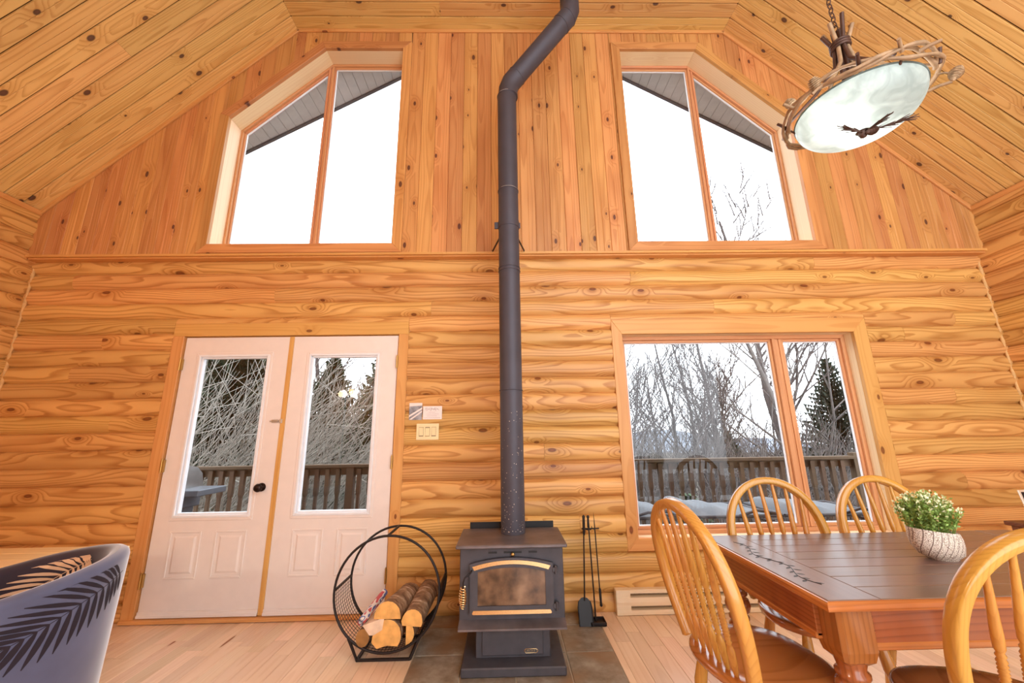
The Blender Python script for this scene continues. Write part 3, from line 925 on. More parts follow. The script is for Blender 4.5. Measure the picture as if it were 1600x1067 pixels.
# --- floor
HX0, HX1, HY = -.556, .628, -1.05
fb = MB().bb(XL - .15, XR + .15, .02, YR, -.12, -.016)
floor = struct(obj('floor', fb, 'backing'), 'warm hardwood strip floor running towards the doors')
FW = 0.094
rf = random.Random(11)
rest = MB()
x = HX0 - FW * 38
col = 0
cols = []
k = int((XL - HX0) / FW) - 1
while HX0 + k * FW < XR:
    cols.append((HX0 + k * FW, HX0 + (k + 1) * FW)); k += 1
cp_ = [(-FW / 2 + .0005, -.014), (-FW / 2 + .0005, -.0015), (-FW / 2 + .002, 0), (FW / 2 - .002, 0), (FW / 2 - .0005, -.0015), (FW / 2 - .0005, -.014)]
for xa, xb in cols:
    xa, xb = max(xa, XL), min(xb, XR)
    m = (xa + xb) / 2
    y = 0.0 if not (HX0 - .001 < m < HX1) else HY
    if xb - xa < .02: continue
    W = xb - xa
    if HX0 < m < HX1 and xb > HX1:    # strip cut beside the hearth
        continue
    if xa < HX1 < xb: continue
    first = True
    while y > -3.4:
        L = rf.uniform(.25, .5) if first and y == 0 else rf.uniform(.55, 1.3)
        y2 = y - L; first = False
        sx = W / FW
        pr = [(p * sx, q) for p, q in cp_]
        vis = y > -1.25 and m > -2.6
        if vis:
            board('floor_board', pr, -L / 2 + .0006, L / 2 - .0006, 'floor', floor, frame((m, y - L / 2, 0), (0, 1, 0), (0, 0, 1)))
        else:
            rest.bb(xa + .0006, xb - .0006, max(y2, -3.6) + .0006, y - .0006, -.014, 0)
        y = y2
# narrow border strip right of the hearth
for xa, xb in ((HX1, [c for c in cols if c[0] > HX1 - .0001][0][0]),):
    W = xb - xa
    if W > .004:
        board('floor_board', [(p * W / FW, q) for p, q in cp_], -.6, .6, 'floor', floor, frame(((xa + xb) / 2, -.6, 0), (0, 1, 0), (0, 0, 1)))
ro = obj('floor_boards_behind', rest, 'floor', floor, clean=False)
ro.name = 'floor_boards'; ro['kind'] = 'stuff'

# --- hearth of slate tiles, laid flush in the floor
hearth = tag(obj('hearth', MB().bb(HX0 + .001, HX1 - .001, HY + .001, -.0, -.014, -.002), 'grout'), 'grey brown slate tile hearth set in the floor under the wood stove', 'hearth')
tx = [HX0 + .004, -.245, .355, HX1 - .004]
tx = [HX0, -.26, .04, .34, HX1]
ty = [0.0, -.185, -.52, -.86, HY]
for i in range(len(tx) - 1):
    for j in range(len(ty) - 1):
        xa, xb, ya, yb = tx[i] + .003, tx[i + 1] - .003, ty[j] - .003, ty[j + 1] + .003
        c = ((xa + xb) / 2, (ya + yb) / 2, 0)
        hx, hy = (xb - xa) / 2, (ya - yb) / 2
        obj('tile', MB().cbox(-hx, hx, -hy, hy, -.012, .002 + .0006 * ((i + j) % 2), .0025), 'slate', hearth, Matrix.Translation(c))

# ================================================================= THINGS INDOORS
def wobj(name, mb, mat, th_, parent=None):
    """part given in world coordinates, under an unrotated thing"""
    if parent is None:
        return obj(name, mb, mat, th_, Matrix.Translation(-Vector(th_.location)))
    return obj(name, mb, mat, parent)

def text_mesh(body, size, mw):
    cu = bpy.data.curves.new('lettering', 'FONT'); cu.body = body; cu.size = size; cu.extrude = 0.0004
    cu.align_x = 'CENTER'; cu.align_y = 'CENTER'; cu.resolution_u = 3
    o = bpy.data.objects.new('lettering', cu); C.objects.link(o)
    dg = bpy.context.evaluated_depsgraph_get()
    me = bpy.data.meshes.new_from_object(o.evaluated_get(dg))
    bpy.data.objects.remove(o); bpy.data.curves.remove(cu)
    me.transform(mw)
    me.materials.clear()
    return me

# --- wood stove
sx = .027
st = thing('wood_stove', 'dark grey wood stove with brass trimmed glass door on pedestal', 'wood stove', (sx, -.55, 0))
wobj('base_plate', MB().cbox(-.256, .312, -.755, -.345, .003, .048, .006), 'stove', st)
wobj('pedestal', MB().cbox(-.182, .238, -.655, -.38, .046, .215, .004), 'stove', st)
pd = wobj('ash_door', MB().cbox(-.147, .197, -.664, -.652, .062, .195, .003), 'stove', st)
bd = MB().tube([(.09 + a, -.6655, .078 + b) for a, b in [(0, .008), (.008, .015), (.067, .015), (.075, .008), (.075, .003), (.067, -.005), (.008, -.005), (0, .003)]], .0013, 6, closed=True)
bdo = wobj('brand_plate', bd, 'gold', st, pd)
try:
    tm = text_mesh('DROLET', .019, Matrix.Translation((.1275, -.6655, .083)) @ Matrix.Rotation(PI / 2, 4, 'X'))
    tm.materials.append(MT['gold'])
    bdt = obj('lettering', tm, 'gold', pd)
except Exception as e:
    print('text', e)
# firebox, with flared ash lip
wobj('firebox', MB().cbox(-.275, .326, -.672, -.33, .232, .622, .004), 'stove', st)
P = [(-.275, -.335, .205), (-.275, -.70, .198), (-.275, -.735, .212), (-.275, -.735, .222), (-.275, -.67, .246), (-.275, -.335, .246)]
wobj('ash_lip', MB().prism(P, (.601, 0, 0)), 'stovetop', st)
wobj('top_plate', MB().cbox(-.295, .346, -.732, -.315, .622, .642, .005), 'stovetop', st)
wobj('heat_shield', MB().cbox(-.25, .318, -.30, -.292, .25, .678, .002).cbox(-.25, .318, -.318, -.292, .25, .29, .002), 'black', st)
for a, b in ((-.11, -.06), (-.02, .085), (.125, .175)):
    wobj('air_slot', MB().bb(a, b, -.6745, -.668, .583, .593), 'black', st)
wobj('damper_knob', MB().lathe([(.009, 0), (.009, .01), (.011, .012), (.011, .018), (.004, .02)], 12, Matrix.Translation((.033, -.672, .580)) @ Matrix.Rotation(PI / 2, 4, 'X')), 'brass', st)
# fire door with arched head
dx0, dx1, dz0, dz1, dzm = -.215, .262, .275, .535, .566
def arch(x0, x1, z0, z1, zm, n=14):
    pts = [(x0, z0), (x1, z0)]
    for k in range(n + 1):
        t = k / n; xx = x1 + (x0 - x1) * t
        pts.append((xx, z1 + (zm - z1) * (1 - (2 * t - 1) ** 2)))
    return pts
outer = arch(dx0, dx1, dz0, dz1, dzm); inner = arch(dx0 + .045, dx1 - .045, dz0 + .045, dz1 - .042, dzm - .05)
m = MB(); n = len(outer)
yo, yi = -.700, -.672
m.add([(p[0], yo, p[1]) for p in outer] + [(p[0], yo, p[1]) for p in inner] + [(p[0], yi, p[1]) for p in outer] + [(p[0], yi, p[1]) for p in inner],
      [(k, (k + 1) % n, n + (k + 1) % n, n + k) for k in range(n)] + [(k, (k + 1) % n, 2 * n + (k + 1) % n, 2 * n + k) for k in range(n)] + [(n + k, n + (k + 1) % n, 3 * n + (k + 1) % n, 3 * n + k) for k in range(n)])
fd = wobj('fire_door', m, 'stove', st)
wobj('door_glass', MB().prism([(p[0], -.692, p[1]) for p in arch(dx0 + .04, dx1 - .04, dz0 + .04, dz1 - .038, dzm - .045)], (0, .01, 0)), 'sglass', st, fd)
g0 = arch(dx0 + .014, dx1 - .014, 0, dz1 - .012, dzm - .012)[2:]; g1 = arch(dx0 + .026, dx1 - .026, 0, dz1 - .032, dzm - .032)[2:]
n = len(g0)
m = MB().add([(p[0], -.7035, p[1]) for p in g0] + [(p[0], -.7035, p[1]) for p in g1] + [(p[0], -.699, p[1]) for p in g0] + [(p[0], -.699, p[1]) for p in g1],
             [(k, k + 1, n + k + 1, n + k) for k in range(n - 1)] + [(k, k + 1, 2 * n + k + 1, 2 * n + k) for k in range(n - 1)] + [(n + k, n + k + 1, 3 * n + k + 1, 3 * n + k) for k in range(n - 1)])
o = wobj('door_trim', m, 'gold', st, fd); o['label'] = 'arched gold strip above the stove glass'
o = wobj('door_trim', MB().prism([(dx0 + .014, -.7035, .286), (dx0 + .022, -.7035, .30), (dx1 - .022, -.7035, .30), (dx1 - .014, -.7035, .286), (dx1 - .02, -.7035, .28), (dx0 + .02, -.7035, .28)], (0, .005, 0)), 'gold', st, fd)
o['label'] = 'straight gold strip under the stove glass'
for hz in (.50, .315):
    wobj('hinge', MB().tube([(dx1 + .016, -.70, hz - .022), (dx1 + .016, -.70, hz + .022)], .008, 8).cbox(dx1 - .004, dx1 + .016, -.704, -.69, hz - .012, hz + .012, .002).cbox(dx1 + .012, dx1 + .03, -.70, -.672, hz - .012, hz + .012, .002), 'stove', st)
hd = wobj('door_handle', MB().tube([(dx0 + .012, -.70, .503), (dx0 + .008, -.725, .50), (-.240, -.735, .478), (-.248, -.738, .455), (-.248, -.738, .325)], .0045, 8), 'iron', st)
hp = []
for k in range(9 * 12 + 1):
    t = k / (9 * 12); a = 2 * PI * 9 * t
    r = .006 + .0145 * math.sin(PI * min(1, t * .93 + .07)) ** .8
    hp.append((-.248 + r * math.cos(a), -.738 + r * math.sin(a), .435 - .11 * t))
wobj('coil_grip', MB().tube(hp, .0034, 6), 'gold', st, hd)

# --- stove pipe
PX, PY, PR = .04, -.45, .078
sp = thing('stove_pipe', 'tall dark grey stove pipe bending right near the ceiling', 'stove pipe', (PX, PY, .642))
def pipe_part(name, path, r, mat='pipe', n=28):
    return wobj(name, MB().tube(path, r, n), mat, sp)
E1 = Vector((PX + .012, PY, 4.135)); E2 = Vector((.585, -.60, 4.72))
dv = (E2 - E1).normalized(); up = Vector((0, 0, 1))
prev = .643
for zt in (1.556, 2.443, 3.121, 4.02):
    pipe_part('pipe_section', [(PX, PY, prev), (PX, PY, zt)], PR); prev = zt
def elbow(c, d0, d1, L=.115):
    return [c - d0 * L, c - d0 * .036, c + d1 * .036, c + d1 * L]
pipe_part('elbow', elbow(E1, up, dv), PR + .002)
pipe_part('pipe_section', [E1 + dv * .10, E2 - dv * .10], PR)
pipe_part('elbow', elbow(E2, dv, up), PR + .002)
pipe_part('pipe_section', [E2 + up * .1, (E2.x, E2.y, ZF - .002)], PR)
for c, d in ((Vector((PX, PY, 1.556)), up), (Vector((PX, PY, 2.443)), up), (Vector((PX, PY, 2.468)), up), (Vector((PX, PY, 3.121)), up), (Vector((PX, PY, 4.02)), up), (E1 + dv * .115, dv), (E2 - dv * .115, dv), (E2 - dv * .03, dv)):
    pipe_part('seam_band', [c - d * .004, c - d * .002, c + d * .002, c + d * .004], [PR + .001, PR + .0045, PR + .0045, PR + .001], 'pipe')
for c, d in ((Vector((PX, PY, 3.126)), up), (Vector((PX, PY, 4.026)), up), (E1 + dv * .12, dv), (E2 - dv * .11, dv)):
    # bare metal line, half round the pipe
    x_ = d.orthogonal().normalized() if d != up else Vector((1, 0, 0)); y_ = d.cross(x_)
    pts = []
    for k in range(13):
        a = -PI * (.12 + .62 * k / 12)
        w_ = x_ * math.cos(a) + y_ * math.sin(a)
        if w_.dot(Vector((0, -1, 0))) < -.3: w_ = -w_
        pts.append(c + w_ * (PR + .0016))
    if d == up: wobj('scuff', MB().tube(pts, .0016, 4), 'mark', sp)
wobj('clamp', MB().tube([(PX, PY, 2.80), (PX, PY, 2.855)], PR + .003, 28).cbox(PX - PR - .032, PX - PR + .004, PY - .006, PY + .006, 2.80, 2.855, .002).cbox(PX + PR - .004, PX + PR + .012, PY - .006, PY + .006, 2.805, 2.85, .002), 'pipe', sp)
for s_ in (-1, 1):
    a = Vector((PX + s_ * .045, PY + .062, 2.81)); b = Vector((PX + s_ * .137, -.092, 2.79))
    dd = (b - a).normalized()
    wobj('wall_strap', MB().tube([a, b], .009, sect=[(-1, -.35), (1, -.35), (1, .35), (-1, .35)], smooth=False).cbox(b.x - .02, b.x + .02, -.085, -.06, 2.786, 2.79, .001), 'iron', sp)
rs = random.Random(21)
scf = MB()
for _ in range(90):
    z = .66 + rs.random() ** 2.2 * .75; a = -PI / 2 + rs.uniform(-1.0, 1.0)
    r = PR + .0006; s_ = rs.uniform(.0012, .0035)
    p = Vector((PX + r * math.cos(a), PY + r * math.sin(a), z)); tt = Vector((-math.sin(a), math.cos(a), 0))
    scf.add([p - tt * s_, p + Vector((0, 0, -s_)), p + tt * s_, p + Vector((0, 0, s_ * 1.5))], [(0, 1, 2, 3)])
o = wobj('paint_flecks', scf, 'mark', sp); o['kind'] = 'stuff'

# --- firewood rack
rk = thing('firewood_rack', 'round black iron firewood rack with mesh sides holding split logs', 'log rack', (-.72, -.43, 0))
RC, RR, YF_, YBk = Vector((-.72, 0, .352)), .312, -.56, -.295
flat = [(-1, -.3), (1, -.3), (1, .3), (-1, .3)]
for yy in (YF_, YBk):
    pts = [(RC.x + RR * math.cos(2 * PI * k / 56), yy, RC.z + RR * math.sin(2 * PI * k / 56)) for k in range(56)]
    wobj('ring', MB().tube(pts, .0075, 8, closed=True, up=(0, 1, 0)), 'iron', rk)
for dg in (177, 92, 3):
    a = math.radians(dg); c, s_ = math.cos(a), math.sin(a)
    wobj('cross_bar', MB().tube([(RC.x + RR * c, YF_, RC.z + RR * s_), (RC.x + RR * c, YBk, RC.z + RR * s_)], .0085, 6), 'iron', rk)
m = MB()
A0, A1 = math.radians(178), math.radians(362)
nw = 52
for k in range(1, nw):
    a = A0 + (A1 - A0) * k / nw
    p = Vector((RC.x + (RR - .003) * math.cos(a), 0, RC.z + (RR - .003) * math.sin(a)))
    m.tube([(p.x, YF_, p.z), (p.x, YBk, p.z)], .0016, 4, caps=False)
for j in range(1, 10):
    yy = YF_ + (YBk - YF_) * j / 10
    m.tube([(RC.x + (RR - .004) * math.cos(A0 + (A1 - A0) * k / 40), yy, RC.z + (RR - .004) * math.sin(A0 + (A1 - A0) * k / 40)) for k in range(41)], .0016, 4, caps=False)
o = wobj('wire_mesh', m, 'iron', rk); o['kind'] = 'stuff'
for yy in (YF_, YBk):
    xa, xb = -.872, -.568
    wobj('foot_frame', MB().tube([(RC.x + RR * math.cos(math.radians(228)), yy, RC.z + RR * math.sin(math.radians(228))), (xa, yy, .008), (xb, yy, .008), (RC.x + RR * math.cos(math.radians(312)), yy, RC.z + RR * math.sin(math.radians(312)))], .008, sect=[(-.8, -.8), (.8, -.8), (.8, .8), (-.8, .8)], smooth=False), 'iron', rk)
for xx in (-.872, -.568):
    wobj('foot_bar', MB().bb(xx - .008, xx + .008, YF_, YBk, .002, .014), 'iron', rk)

def firewood(label, poly, c0, c1, nbark, bark='fbark', cut='cutwood', seed=1):
    """split log: end polygon (x,z) swept c0->c1; the first nbark edges carry bark"""
    r_ = random.Random(seed)
    c0, c1 = Vector(c0), Vector(c1)
    N = 7; n = len(poly); rings = []
    for i in range(N):
        t = i / (N - 1); c = c0.lerp(c1, t); s_ = 1 + r_.uniform(-.03, .03)
        rings.append([c + Vector((p[0] * s_ + r_.uniform(-.002, .002), 0, p[1] * s_ + r_.uniform(-.002, .002))) for p in poly])
    mid = (c0 + c1) / 2
    mw = frame(mid, c1 - c0, (0, 0, 1)); inv = mw.inverted()
    L = [[inv @ p for p in rg] for rg in rings]
    mb = MB(); mc = MB()
    for i in range(N - 1):
        for k in range(n):
            q = [L[i][k], L[i][(k + 1) % n], L[i + 1][(k + 1) % n], L[i + 1][k]]
            (mb if k < nbark else mc).add(q, [(0, 1, 2, 3)], False)
    for gi, rg in enumerate((L[0], L[-1])):
        cc = sum(rg, Vector()) / n
        for k in range(n): (mb if gi and nbark >= n else mc).add([rg[k], rg[(k + 1) % n], cc], [(0, 1, 2)])
    o = obj('firewood_log', mb, bark, None, mw, clean=False)
    tag(o, label, 'firewood', 'split logs in the round rack')
    obj('cut_face', mc, cut, o, clean=False)
    return o
def arcp(r, a0, a1, n=10, ex=1.0, ez=1.0, off=(0, 0)):
    return [(off[0] + ex * r * math.cos(math.radians(a0 + (a1 - a0) * k / n)), off[1] + ez * r * math.sin(math.radians(a0 + (a1 - a0) * k / n))) for k in range(n + 1)]
firewood('half-round split log on top of the pile, at its middle', arcp(.075, -8, 188, 10, 1, 1.05, (0, -.03)), (-.705, -.575, .262), (-.645, -.275, .262), 10, seed=2)
firewood('long birch log leaning highest at the right of the pile', arcp(.062, -30, 200, 11, 1, 1, (0, -.01)), (-.560, -.575, .215), (-.525, -.25, .268), 11, seed=3)
firewood('pale triangular split log at the left of the pile', [(.05, -.05), (.06, .0), (.05, .04), (-.075, .0), (-.03, -.05)], (-.775, -.572, .185), (-.735, -.28, .20), 2, cut='cutpale', seed=4)
firewood('large notched split log at the bottom middle of the pile', arcp(.085, -40, 110, 9, .9, 1, (.0, .0)) + [(-.03, .03), (-.085, .0), (-.088, -.03), (-.06, -.062), (0, -.05)], (-.70, -.574, .132), (-.69, -.28, .135), 9, seed=5)
firewood('small round dark log at the lower left of the pile', arcp(.038, 0, 330, 11, 1, 1.25), (-.845, -.57, .122), (-.835, -.29, .122), 12, cut='cutdark', seed=6)
firewood('narrow split log wedged at the bottom right under the birch log', arcp(.062, -80, 85, 8, .9, 1.0, (-.03, 0)), (-.572, -.57, .142), (-.562, -.28, .142), 8, seed=7)
mw = frame((-.832, -.44, .235), Vector((-.862, -.572, .205)) - Vector((-.80, -.31, .275)), (0, 0, 1))
pts = MB()
for r_ in (.021, .017, .012):
    pts.tube([(-.135, 0, 0), (.135, 0, 0)], r_, 14, caps=False)
pp = obj('rolled_paper', pts, 'paper', None, mw)
tag(pp, 'rolled up printed paper tucked beside the logs in the rack', 'paper')

# --- fireplace tools
ts = thing('tool_stand', 'black iron fireplace tool stand on the hearth right of the stove', 'tool stand', (.60, -.175, .003))
wobj('base_tray', MB().cbox(.555, .66, -.225, -.13, .003, .012, .003).cbox(.555, .66, -.225, -.218, .003, .026, .002).cbox(.555, .66, -.137, -.13, .003, .026, .002).cbox(.653, .66, -.225, -.13, .003, .026, .002).cbox(.555, .562, -.225, -.13, .003, .026, .002), 'iron', ts)
wobj('pole', MB().tube([(.60, -.165, .012), (.585, -.16, .66)], .005, 8), 'iron', ts)
wobj('crossbar', MB().tube([(.535, -.16, .592), (.66, -.16, .592)], .0045, 8).lathe([(.022, 0), (.022, .006), (.006, .01)], 12, Matrix.Translation((.585, -.16, .586))), 'iron', ts)
wobj('finial', MB().sphere((.585, -.16, .67), .011).tube([(.585, -.16, .60), (.585, -.16, .66)], [.009, .007], 8), 'iron', ts)
sh = thing('hearth_shovel', 'black hearth shovel standing on its blade against the tool stand', 'shovel', (.525, -.205, .003))
blade = [(-.045, 0), (.045, 0), (.047, .1), (.04, .135), (.02, .152), (0, .156), (-.02, .152), (-.04, .135), (-.047, .1)]
m = MB()
B0 = [(.525 + p[0], -.225 + .05 * p[1] / .15, .004 + p[1]) for p in blade]
m.prism(B0, (0, .004, 0))
m.tube([(.525 - .045, -.225, .004), (.525 - .047, -.192, .104), (.525 - .04, -.18, .139)], .004, 6).tube([(.525 + .045, -.225, .004), (.525 + .047, -.192, .104), (.525 + .04, -.18, .139)], .004, 6)
wobj('blade', m, 'black', sh)
wobj('rod', MB().tube([(.527, -.178, .14), (.548, -.168, .58)], .005, 8), 'iron', sh)
wobj('handle', MB().tube([(.548, -.168, .55), (.55, -.167, .57), (.552, -.166, .66), (.5525, -.166, .675), (.553, -.1655, .685)], [.006, .010, .009, .011, .004], 10), 'iron', sh)
pk = thing('fire_poker', 'slim black fire poker hung point up beside the shovel', 'poker', (.63, -.17, .12))
wobj('rod', MB().tube([(.637, -.172, .20), (.628, -.17, .60), (.624, -.17, .70)], [.004, .0045, .0008], 8), 'iron', pk)
wobj('hook', MB().tube([(.628, -.17, .595), (.62, -.172, .59), (.608, -.172, .597), (.604, -.172, .61)], .003, 6), 'iron', pk)
wobj('handle', MB().tube([(.637, -.172, .215), (.638, -.172, .205), (.64, -.173, .12), (.641, -.173, .108), (.641, -.173, .10)], [.005, .009, .008, .011, .004], 10), 'iron', pk)

# --- baseboard heater
bh = thing('baseboard_heater', 'cream electric baseboard heater on the log wall under the window', 'heater', (1.75, -.05, .0))
hx0, hx1 = .775, 2.72
P = [(hx0, -.012, .004), (hx0, -.075, .004), (hx0, -.078, .02), (hx0, -.078, .035), (hx0, -.03, .035), (hx0, -.03, .06), (hx0, -.075, .06), (hx0, -.08, .085), (hx0, -.078, .115), (hx0, -.03, .115), (hx0, -.03, .138), (hx0, -.07, .138), (hx0, -.07, .152), (hx0, -.06, .16), (hx0, -.012, .16)]
wobj('housing', MB().prism(P, (hx1 - hx0, 0, 0)), 'heater', bh)
for xa, xb in ((hx0 - .004, hx0 + .10), (hx1 - .10, hx1 + .004)):
    wobj('end_cap', MB().cbox(xa, xb, -.0765, -.012, .002, .162, .003), 'heater', bh)
wobj('element_grille', MB().bb(hx0 + .1, hx1 - .1, -.034, -.029, .036, .06).bb(hx0 + .1, hx1 - .1, -.034, -.029, .115, .138), 'hdark', bh)
m = MB()
x = hx0 + .14
while x < hx1 - .12:
    for z in (.05, .128): m.bb(x - .004, x + .004, -.0365, -.033, z - .004, z + .004)
    x += .035
o = wobj('vent_holes', m, 'black', bh); o['kind'] = 'stuff'

# --- switch plate and cards on the log wall
sw = thing('light_switch', 'ivory triple rocker light switch beside the door casing', 'light switch', (-.615, -.022, 1.287))
wobj('plate', MB().cbox(-.703, -.527, -.027, -.0195, 1.224, 1.35, .003), 'ivory', sw)
for i, xc in enumerate((-.664, -.615, -.566)):
    m = MB().add([(xc - .016, -.027, 1.253), (xc + .016, -.027, 1.253), (xc + .016, -.033, 1.287 - (.03 if i == 1 else -.03)), (xc - .016, -.033, 1.287 - (.03 if i == 1 else -.03)), (xc - .016, -.027, 1.321), (xc + .016, -.027, 1.321)], [(0, 1, 2, 3), (3, 2, 5, 4), (0, 3, 4), (1, 5, 2)])
    wobj('rocker', m, 'ivory', sw)
    wobj('rocker_gap', MB().bb(xc - .018, xc + .018, -.0275, -.0265, 1.251, 1.323), 'hdark', sw)
pc = thing('postcard', 'small landscape photo postcard pinned left of the white card', 'postcard', (-.715, -.022, 1.446))
wobj('photo_print', MB().bb(-.766, -.664, -.0225, -.0205, 1.379, 1.512), 'photo', pc)
wobj('road', MB().prism([(-.766, -.0229, 1.40), (-.766, -.0229, 1.415), (-.664, -.0229, 1.478), (-.664, -.0229, 1.462)], (0, .0004, 0)).prism([(-.764, -.0229, 1.382), (-.745, -.0229, 1.382), (-.664, -.0229, 1.44), (-.664, -.0229, 1.452)], (0, .0004, 0)), 'card', pc)
wobj('sky', MB().prism([(-.766, -.0229, 1.485), (-.664, -.0229, 1.492), (-.664, -.0229, 1.512), (-.766, -.0229, 1.512)], (0, .0004, 0)), 'card', pc)
wc = thing('welcome_card', 'white card with grey handwriting pinned above the light switch', 'card', (-.58, -.022, 1.433))
wobj('paper', MB().bb(-.657, -.506, -.0225, -.0205, 1.382, 1.485), 'card', wc)
m = MB(); rs = random.Random(9)
pts = []
for k in range(46):
    t = k / 45
    pts.append((-.637 + .105 * t + .004 * math.sin(k * 1.9), -.0232, 1.462 + .009 * math.sin(k * 1.25) * (1 + .7 * math.sin(k * .43))))
m.tube(pts, .0009, 4)
for i, (a, b) in enumerate(((-.612, -.56), (-.63, -.53), (-.625, -.545), (-.648, -.516))):
    z = 1.437 - i * .0145
    m.tube([(a + (b - a) * k / 20, -.0232, z + .0012 * math.sin(k * 2.3)) for k in range(21)], .0007, 4)
wobj('handwriting', m, 'ink', wc)

# --- tub armchair with palm leaf print
AC, AB = Vector((-2.16, -1.30)), math.radians(41)
ac = thing('tub_armchair', 'blue velvet tub armchair printed with dark and tan palm leaves', 'armchair', (AC.x, AC.y, 0), AB)
ARO, ART = .40, .075
def rim_z(ph):
    a = abs(ph) / (PI / 2)
    return .758 - .075 * min(a, 1.0) ** 1.6 - .10 * max(0, a - 1.0)
def shell_r(z, ph):          # outer radius at height z
    return ARO - .03 * max(0, (.72 - z)) / .72
PHM = math.radians(128)
NPH = 64
mo = MB(); mi = MB()
sec_all = []
for i in range(NPH + 1):
    ph = -PHM + 2 * PHM * i / NPH
    zr = rim_z(ph); sec = []
    for z in (.10, .2, .3, .4, .5, .6, zr - .06, zr - .035):
        sec.append((shell_r(z, ph), z))
    h = ART / 2
    for k in range(1, 8):
        a = PI * k / 8
        sec.append((ARO - h + h * math.cos(a), zr - .035 + .034 * math.sin(a)))
    sec.append((ARO - ART, zr - .035)); sec.append((ARO - ART - .005, zr - .15)); sec.append((ARO - ART - .01, .40)); sec.append((ARO - ART - .01, .36))
    sec_all.append([(r * math.cos(ph), r * math.sin(ph), z) for r, z in sec])
ns = len(sec_all[0]); n_out = 8 + 4
vo = [p for s_ in sec_all for p in s_[:n_out]]; vi = [p for s_ in sec_all for p in s_[n_out - 1:]]
def gridf(a, b): return [(i * b + j, i * b + j + 1, (i + 1) * b + j + 1, (i + 1) * b + j) for i in range(a - 1) for j in range(b - 1)]
mo.add(vo, gridf(NPH + 1, n_out), True)
ni = ns - n_out + 1
mi.add(vi, gridf(NPH + 1, ni), True)
for s_ in (sec_all[0], sec_all[-1]):
    mo.add(s_ + [(s_[-1][0], s_[-1][1], .10)], [tuple(range(len(s_) + 1))])
obj('outer_shell', mo, 'blue', ac)
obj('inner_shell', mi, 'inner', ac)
m = MB()
m.lathe([(.305, .30), (.318, .33), (.318, .40), (.30, .43), (.2, .445), (.001, .45)], 32)
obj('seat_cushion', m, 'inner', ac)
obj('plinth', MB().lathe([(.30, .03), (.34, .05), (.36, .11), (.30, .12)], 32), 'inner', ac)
for a in (45, 135, 225, 315):
    obj('leg', MB().lathe([(.016, 0), (.02, .05)], 12, Matrix.Translation((.24 * math.cos(math.radians(a)), .24 * math.sin(math.radians(a)), 0))), 'black', ac)
# welt line along the rim
obj('welt', MB().tube([((ARO - ART * .1) * math.cos(-PHM + 2 * PHM * i / 60), (ARO - ART * .1) * math.sin(-PHM + 2 * PHM * i / 60), rim_z(-PHM + 2 * PHM * i / 60) - .022) for i in range(61)], .0022, 5), 'blue', ac)

def frond(rach, leaf_len, width, surf, npairs=15, bend=1.0, zmax=None):
    """palm frond in (s, z) plane coordinates mapped through surf(s, z)"""
    m = MB()
    if zmax:
        base_surf = surf
        surf = lambda s, z: base_surf(s, min(z, zmax(s)))
    def R_(t):
        n = len(rach) - 1; f = t * n; i = min(int(f), n - 1); u = f - i
        a, b = Vector(rach[i]), Vector(rach[i + 1]); return a.lerp(b, u), (b - a).normalized()
    for k in range(24):
        p, d = R_(k / 24); q, e = R_((k + 1) / 24); nn = Vector((-d.y, d.x)) * .0015
        m.add([surf(*(p + nn)), surf(*(p - nn)), surf(*(q - nn)), surf(*(q + nn))], [(0, 1, 2, 3)])
    for k in range(npairs):
        t = .05 + .93 * k / npairs
        p, d = R_(t)
        env = (.45 + .55 * math.sin(PI * min(1, .15 + t * .85))) * (1.0 if t > .25 else .75 + t)
        for side in (-1, 1):
            nn = Vector((-d.y, d.x)) * side
            low = nn.y < 0
            ang = math.radians((30 + 75 * t) if low else (20 + 42 * t))
            dirv = (-d * math.cos(ang) + nn * math.sin(ang)).normalized()
            L = leaf_len * env * (.8 if low else 1.0); W = width * (1.25 if low else .85)
            prev = None
            for j in range(7):
                u = j / 6
                w_ = W * math.sin(PI * min(1, u * .92 + .05)) ** .7 * (1 - u * .25)
                dd = dirv * (L * u) - d * (0.10 * L * u * u * bend)
                pn = Vector((-dirv.y, dirv.x)) * w_
                cur = (p + dd + pn, p + dd - pn)
                if prev is not None:
                    m.add([surf(*prev[0]), surf(*prev[1]), surf(*cur[1]), surf(*cur[0])], [(0, 1, 2, 3)])
                prev = cur
    return m
def s_out(s, z):
    ph = s / ARO; r = shell_r(z, ph) + .0012
    return (r * math.cos(ph), r * math.sin(ph), z)
def s_in(s, z):
    ph = s / (ARO - ART); zr = rim_z(ph); r = ARO - ART - .0065 - .004 * max(0, min(1, (zr - z) / .3)); r = ARO - ART - .012 if z < zr - .05 else ARO - ART - .003
    return (r * math.cos(ph), r * math.sin(ph), z)
def dr(a): return math.radians(a) * ARO
def drj(a): return math.radians(a) * (ARO - ART)
o = obj('leaf_print', frond([(dr(-80), .515), (dr(-62), .56), (dr(-44), .61), (dr(-27), .648), (dr(-14), .668)], .17, .0105, s_out, 15, 1.0, lambda s: rim_z(s / ARO) - .036), 'navy', ac, clean=False); o['label'] = 'dark palm leaf printed on the outside'; o['kind'] = 'stuff'
o = obj('leaf_print', frond([(drj(95), .49), (drj(75), .565), (drj(55), .63), (drj(40), .67), (drj(33), .685)], .15, .010, s_in, 14, 1.0, lambda s: rim_z(s / (ARO - ART)) - .036), 'tan', ac, clean=False); o['label'] = 'tan palm leaf printed on the inside'; o['kind'] = 'stuff'
o = obj('leaf_print', frond([(dr(60), .40), (dr(40), .50), (dr(25), .58), (dr(12), .64)], .13, .007, s_out, 12), 'tan', ac, clean=False); o['label'] = 'tan palm leaf printed on the back'; o['kind'] = 'stuff'
def frond_group_split(o): pass

